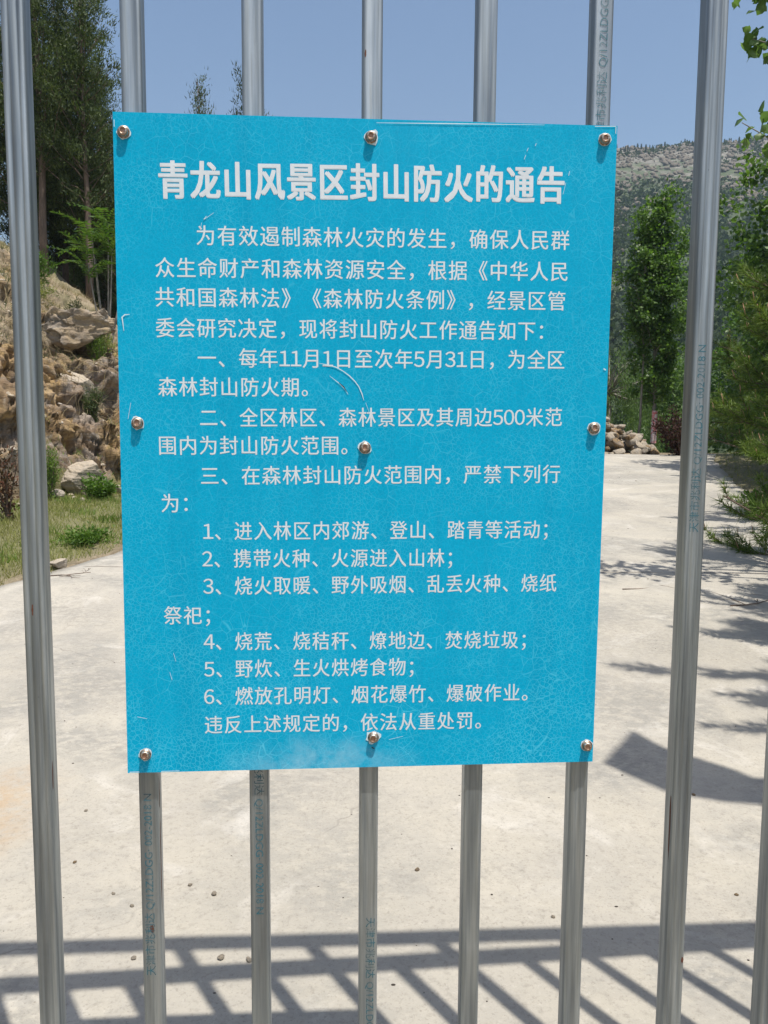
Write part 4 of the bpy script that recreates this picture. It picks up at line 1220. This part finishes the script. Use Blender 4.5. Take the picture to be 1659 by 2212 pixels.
# ------------------------------------------------------------------ pines
def pine_meshes(seed, H, R, shoots=1.0, low=.04, nl=.10, nw=.0042, azmask=None):
    r = np.random.default_rng(seed); w = MB(); cn = MB()
    tz = np.linspace(0, H, 7); tp = np.column_stack([.02 * r.normal(size=7).cumsum(), .02 * r.normal(size=7).cumsum(), tz]); tp[0, :2] = 0
    w.tube(tp, np.linspace(.018 * H + .01, .008, 7), 8)
    tufts = []; dirs = []
    def shoot(p, d, L, w0):
        m = 5; tt = np.linspace(0, 1, m); q = p + d * (tt * L)[:, None] + np.array([0, 0, .12 * L]) * (tt ** 2)[:, None]
        w.tube(q, np.linspace(w0, .003, m), 4, False)
        k = max(2, int(L / .045))
        for u in np.linspace(.30, 1, k):
            tufts.append(p + d * u * L + np.array([0, 0, .12 * L * u * u])); dirs.append(norm(d + np.array([0, 0, .24 * u])))
        if r.random() < .5:
            e = q[-1]; cn.tube([e, e + norm(d * .4 + np.array([0, 0, 1.])) * r.uniform(.05, .11)], [.005, .003], 4)
    nwh = max(5, int(H * 3.2))
    for i in range(nwh):
        f = low + (1 - low) * (i + .3 * r.random()) / nwh; z0 = f * H
        c = np.array([np.interp(z0, tz, tp[:, 0]), np.interp(z0, tz, tp[:, 1]), z0])
        for j in range(r.integers(4, 7)):
            az = r.uniform(0, 6.28)
            if azmask is not None and math.cos(az - azmask) < -.1: continue
            L = R * (1 - f ** 1.7) ** .8 * r.uniform(.65, 1.1) + .12
            d = norm(np.array([math.cos(az), math.sin(az), .15 + .6 * f + .1 * r.normal()]))
            tt = np.linspace(0, 1, 5); w.tube(c + d * (tt * L)[:, None], np.linspace(.006 + .008 * L, .004, 5), 5, False)
            ns = int((3 + L * 5.5) * shoots)
            for _ in range(ns):
                u = .3 + .7 * r.random() ** .8; sd = norm(d * .9 + r.normal(size=3) * .5 + np.array([0, 0, .25]))
                shoot(c + d * u * L, sd, r.uniform(.14, .32), .005)
            shoot(c + d * L * .97, d, .2, .006)
    shoot(tp[-1], np.array([0, 0, 1.]), .3, .007)
    T = np.array(tufts); D = np.array(dirs); k = 20
    P = np.repeat(T, k, 0); DD = np.repeat(D, k, 0)
    N = norm(DD * .75 + rand_dirs(len(P), r) * .85); P = P + r.normal(size=P.shape) * .006
    v, f = leaf_tris(P, N, r.uniform(.75, 1.15, len(P)) * nl, np.full(len(P), nw), r)
    return w.mesh('trunk', MAT['bark'], True), mesh_np('crown', v, f, MAT['pine']), cn.mesh('candles', MAT['candle'], True)
PN = [pine_meshes(61, 3.2, 1.3, 1.35, nl=.115, nw=.0058), pine_meshes(62, 4.0, 1.6, 1.0, nw=.0075), pine_meshes(63, 3.4, 1.6, 1.0, nw=.0085)]
nm3 = ('trunk', 'crown', 'candles')
for i, (x, y, v_, s, rz, lab) in enumerate([
  (4.25, 4.6, 0, 1.0, .3, 'nearest young pine with long needles and pink candles at the right edge'),
  (5.75, 6.6, 2, .95, 1.3, 'pine behind the nearest one, boughs hanging over the concrete edge'),
  (6.55, 8.0, 1, .85, 2.3, 'pine in the middle of the roadside row on the right'),
  (7.35, 10.2, 2, 1.0, 3.3, 'pine farther up the right side of the road'),
  (8.35, 12.6, 1, .9, 4.3, 'last pine of the right side row before the purple shrub'),
  (4.1, 2.95, 1, .95, 2.0, 'pine just outside the right edge, shading the middle of the concrete'),
  (6.2, 3.0, 1, 1.0, 5.0, 'pine farther right behind the one that shades the concrete')]):
    place('pine_tree', PN[v_], on(x, y, -.05), lab, 'tree', 'pines along the right road edge', rz, s, nm3)
# taller pine beside the pillar: its boughs shade the concrete
TP = pine_meshes(64, 5.6, 2.35, 1.5, .28, nw=.008)
place('pine_tree', TP, on(4.15, 1.7, -.05), 'tall pine right of the gate pillar whose boughs throw the broken shade on the concrete', 'tree', None, .6, 1.0, nm3)
# one long low bough reaching over the concrete
def bough(p0, p1, label_parent, seed):
    r = np.random.default_rng(seed); w = MB(); T = []; D = []
    p0 = np.array(p0); p1 = np.array(p1); tt = np.linspace(0, 1, 8)[:, None]; mid = (p0 + p1) / 2 + np.array([0, 0, -.06])
    pts = (1 - tt) ** 2 * p0 + 2 * tt * (1 - tt) * mid + tt ** 2 * p1; w.tube(pts, np.linspace(.012, .005, 8), 5, False)
    d0 = norm(p1 - p0)
    for q in range(17):
        u = .5 + .5 * r.random(); p = (1 - u) ** 2 * p0 + 2 * u * (1 - u) * mid + u * u * p1; d = norm(d0 * .7 + r.normal(size=3) * .5 + np.array([0, 0, .35])); L = r.uniform(.06, .15)
        w.tube([p, p + d * L], [.004, .003], 4, False)
        for k in np.linspace(.3, 1, 3): T.append(p + d * L * k); D.append(d)
    k = 16; P = np.repeat(np.array(T), k, 0); DD = np.repeat(np.array(D), k, 0); N = norm(DD * .8 + rand_dirs(len(P), r) * .8)
    v, f = leaf_tris(P, N, r.uniform(.05, .085, len(P)), np.full(len(P), .0048), r)
    w.part('branch', MAT['bark'], label_parent, True); part('bough_needles', v, f, MAT['pine'], label_parent)
lowp = thing('pine_tree', on(3.35, 2.7, 0), 'small pine whose low bough crosses the right tube of the gate above the shaded concrete', 'tree')
m = MB(); m.tube([on(3.35, 2.7, -.02), (3.3, 2.72, .5), (3.32, 2.75, 1.1)], [.03, .022, .008], 7); m.part('trunk', MAT['bark'], lowp, True)
bough((3.3, 2.72, .42), (2.30, 3.3, .98), lowp, 3)

# ------------------------------------------------------------------ grass, dry stalks
def scatter_xy(n, x0, x1, y0, y1, cond):
    out = []
    x = rng.uniform(x0, x1, n * 3); y = rng.uniform(y0, y1, n * 3); k = cond(x, y)
    return x[k][:n], y[k][:n]
def blades(name, xs, ys_, hmin, hmax, w, mat, label, spread=.5, kind='stuff', cat='grass', seg=1):
    P = np.array([(x, y, gz(x, y) - .005) for x, y in zip(xs, ys_)]); n = len(P)
    D = norm(np.column_stack([rng.normal(size=n) * spread, rng.normal(size=n) * spread, np.ones(n)]))
    v, f = leaf_tris(P, D, rng.uniform(hmin, hmax, n), np.full(n, w) * rng.uniform(.7, 1.3, n))
    o = part(name, v, f, MAT[mat]); return tag(o, label, cat, kind=kind)
def den(x, y, sc, sd, lo): return vnoise(np.stack([x, y, x * 0], -1), sc, sd) > lo
cond = lambda x, y: (x < xl(y) - .02 + .10 * vnoise(np.stack([x, y, x * 0], -1), 5, 7)) & (foot_s(x, y) < .1) & (vnoise(np.stack([x, y, x * 0], -1), 1.7, 3) > rng.uniform(-1.1, .55, len(x)))
gx_, gy_ = scatter_xy(26000, -5.5, -1.5, 4.3, 10.2, cond)
blades('verge_grass', gx_, gy_, .03, .11, .007, 'grass', 'short yellow green grass between the concrete and the rocky bank', .45)
cond = lambda x, y: (x < xl(y) - .05) & (foot_s(x, y) < .2) & (vnoise(np.stack([x, y, x * 0], -1), 2.6, 9) > .28)
gx_, gy_ = scatter_xy(9000, -5.5, -1.5, 4.5, 10.2, cond)
blades('verge_weeds', gx_, gy_, .03, .12, .012, 'weed', 'brighter green weeds growing in patches through the verge grass', .6)
cond = lambda x, y: (foot_s(x, y) > 1.1) & (foot_s(x, y) < 4.2) & (vnoise(np.stack([x, y, x * 0], -1), 1.9, 14) > rng.uniform(-.9, .7, len(x)))
gx_, gy_ = scatter_xy(15000, -7.5, -2.6, 7.5, 14.5, cond)
blades('dry_grass', gx_, gy_, .05, .20, .006, 'drygrass', 'dry straw coloured grass and stalks over the upper bank', .9)
cond = lambda x, y: (foot_s(x, y) > .9) & (foot_s(x, y) < 4.6) & (vnoise(np.stack([x, y, x * 0], -1), 1.4, 24) > rng.uniform(-.3, .9, len(x)))
gx_, gy_ = scatter_xy(8000, -7.5, -2.6, 7.5, 14.5, cond)
blades('bank_weeds', gx_, gy_, .05, .16, .010, 'conifer', 'olive green weeds growing over the upper bank', .8)
def brush():
    m = MB(); r = np.random.default_rng(8)
    spots = [(-3.55, 10.55, 60), (-3.4, 10.2, 50), (-4.1, 10.4, 40), (-4.5, 9.8, 30), (-3.7, 9.9, 40), (-4.9, 9.4, 35), (-4.3, 11.2, 30), (-5.2, 9.6, 30)]
    for x, y, n in spots:
        for _ in range(n):
            p = np.array([x + r.normal() * .22, y + r.normal() * .22, 0]); p[2] = gz(p[0], p[1])
            d = norm(np.array([r.normal() * .7 + .3, r.normal() * .6 - .3, r.uniform(.1, .9)])); L = r.uniform(.15, .5); pts = [p]
            for k in range(4):
                d = norm(d + r.normal(size=3) * .25 + np.array([0, 0, -.28])); p = p + d * L / 4; p = np.array([p[0], p[1], max(p[2], gz(p[0], p[1]) + .005)]); pts.append(p)
            m.tube(pts, [.0035, .003, .0025, .002, .0015], 3, False)
    o = m.part('dry_brush', MAT['drygrass']); tag(o, 'tangle of dry pale stalks hanging over the bank below the boulder', 'brush', kind='stuff')
brush()
def scree():
    m = MB(); r = np.random.default_rng(18)
    base = [rock_geo(300 + q, (1, .8, .55), 1, 7, .06) for q in range(6)]
    for _ in range(800):
        x = r.uniform(-5.6, -2.2); y = r.uniform(6.6, 13.5); s0 = float(foot_s(np.array([x]), np.array([y]))[0])
        if s0 < -.55 or s0 > 3: continue
        s = r.uniform(.012, .05) * (1.3 if r.random() < .1 else 1); v, f = base[r.integers(0, 6)]
        a = r.uniform(0, 6.28); R = np.array([[math.cos(a), -math.sin(a), 0], [math.sin(a), math.cos(a), 0], [0, 0, 1]])
        m.add(v @ R.T * s + np.array([x, y, gz(x, y) + s * .2]), f)
    o = m.part('scree', MAT['rock_pale']); tag(o, 'loose ochre and pale rock chips lying over the bank and its foot', 'scree', kind='stuff')
scree()
xs_, ys2 = scatter_xy(5000, 4.3, 10.5, 2.0, 16, lambda x, y: (x > xr(y) - .12) & (x < xr(y) + 3))
blades('roadside_grass', xs_, ys2, .04, .14, .009, 'grass', 'rough grass under the pines along the right road edge', .6)

# ------------------------------------------------------------------ far hill
def hill_rocks():
    m = []; base = [rock_geo(400 + q, (1, .9, .8), 1, 7, .08) for q in range(5)]; V_ = []; F_ = []; off = 0
    r = np.random.default_rng(77)
    x = r.uniform(-60, 330, 38000); y = r.uniform(150, 402, 38000); z = ground_h(x, y)
    w = vnoise(np.column_stack([x, y, z]), .045, 6) * .5 + np.clip((z - 78) / 45, -1, 1) > r.uniform(-.5, .55, 38000)
    x, y, z = x[w][:8800], y[w][:8800], z[w][:8800]
    s = r.uniform(.35, 1.35, len(x)) ** 1.7
    for i in range(len(x)):
        v, f = base[i % 5]
        V_.append(v * s[i] * np.array([1, 1, 1.15]) + np.array([x[i], y[i], z[i] + .2 * s[i]])); F_.append(f + off); off += len(v)
    o = part('hillside_rocks', np.concatenate(V_), np.concatenate(F_), MAT['hillrock']); tag(o, 'pale grey rock outcrops strewn over the upper face of the far hill', 'rocks', kind='stuff')
hill_rocks()
def hill_bushes():
    r = np.random.default_rng(78)
    x = r.uniform(-90, 330, 60000); y = r.uniform(45, 402, 60000); z = ground_h(x, y)
    keep = (vnoise(np.column_stack([x, y, z]), .04, 9) * .6 - np.clip((z - 95) / 40, -1.2, .12)) > r.uniform(-.35, .9, 60000)
    x, y, z = x[keep][:25000], y[keep][:25000], z[keep][:25000]; s = r.uniform(.6, 1.7, len(x)) * np.interp(y, [45, 200], [1.0, 1.3])
    x2 = np.concatenate([r.uniform(6, 75, 2600), r.uniform(15, 110, 5000)]); y2 = np.concatenate([r.uniform(20, 80, 2600), r.uniform(45, 165, 5000)]); q2 = (x2 / (y2 + 1.2) > .22); x2, y2 = x2[q2], y2[q2]
    x = np.concatenate([x, x2]); y = np.concatenate([y, y2]); z = np.concatenate([z, ground_h(x2, y2)]); s = np.concatenate([s, r.uniform(.4, .9, len(x2)) * np.interp(y2, [20, 60, 160], [.9, 1.2, 2.0])])
    k = 19; P = np.repeat(np.column_stack([x, y, z]), k, 0); S_ = np.repeat(s, k)
    d = rand_dirs(len(P), r); d[:, 2] = np.abs(d[:, 2])
    P = P + d * (S_ * r.uniform(.3, 1, len(P)))[:, None]
    v, f = leaf_quads(P, norm(d + .8 * r.normal(size=d.shape)), S_ * .64, S_ * .48, r)
    o = part('hillside_bushes', v, f, MAT['hillbush']); tag(o, 'dark green scrub covering the far hill, thicker towards its foot', 'bushes', kind='stuff')
hill_bushes()
tiny = []
for q in range(3):
    r = np.random.default_rng(500 + q); n = 260; h = r.random(n); a = r.uniform(0, 6.28, n); rad = .62 * (1 - h) ** .7 * r.uniform(.5, 1, n) + .05
    P = np.column_stack([np.cos(a) * rad, np.sin(a) * rad, .15 + h * 3.0]); v, f = leaf_tris(P, norm(r.normal(size=(n, 3)) * .5 + [0, 0, 1]), np.full(n, .45), np.full(n, .3), r)
    w = MB(); w.tube([(0, 0, 0), (0, 0, 2.4)], [.1, .03], 4); tiny.append((w.mesh('trunk', MAT['bark_dark']), mesh_np('crown', v, f, MAT['hillbush'])))
# skyline of the hill seen from the gate
cy0, cz0 = -1.159, 1.32
for q in range(110):
    ratio = .25 + .38 * (q + random.random() * .9) / 110
    yy = np.linspace(300, 520, 111); xx = ratio * (yy - cy0); zz = ground_h(xx, yy); e = (zz - cz0) / (yy - cy0); b = int(np.argmax(e)) 
    b = max(0, min(110, b + random.randint(-6, 1)))
    s = random.uniform(.45, 1.0)
    place('cypress_tree', tiny[q % 3], (float(xx[b]), float(yy[b]), float(zz[b]) - .2), 'tiny dark cypress on the skyline of the rocky far hill', 'tree', 'cypresses along the hill skyline', q, s)

# ------------------------------------------------------------------ air
hz = MB(); hz.box(-980, 1180, -58, 985, -9, 176)
MH = bpy.data.materials.new('haze_air'); MH.use_nodes = True
nt_ = MH.node_tree; nt_.nodes.remove(nt_.nodes['Principled BSDF'])
pv = nt_.nodes.new('ShaderNodeVolumePrincipled'); pv.inputs['Color'].default_value = (.60, .80, 1.0, 1); pv.inputs['Density'].default_value = .00034
nt_.links.new(pv.outputs[0], nt_.nodes['Material Output'].inputs['Volume'])
ho = hz.part('haze', MH); ho['kind'] = 'stuff'; ho['label'] = 'thin pale summer haze over the valley'
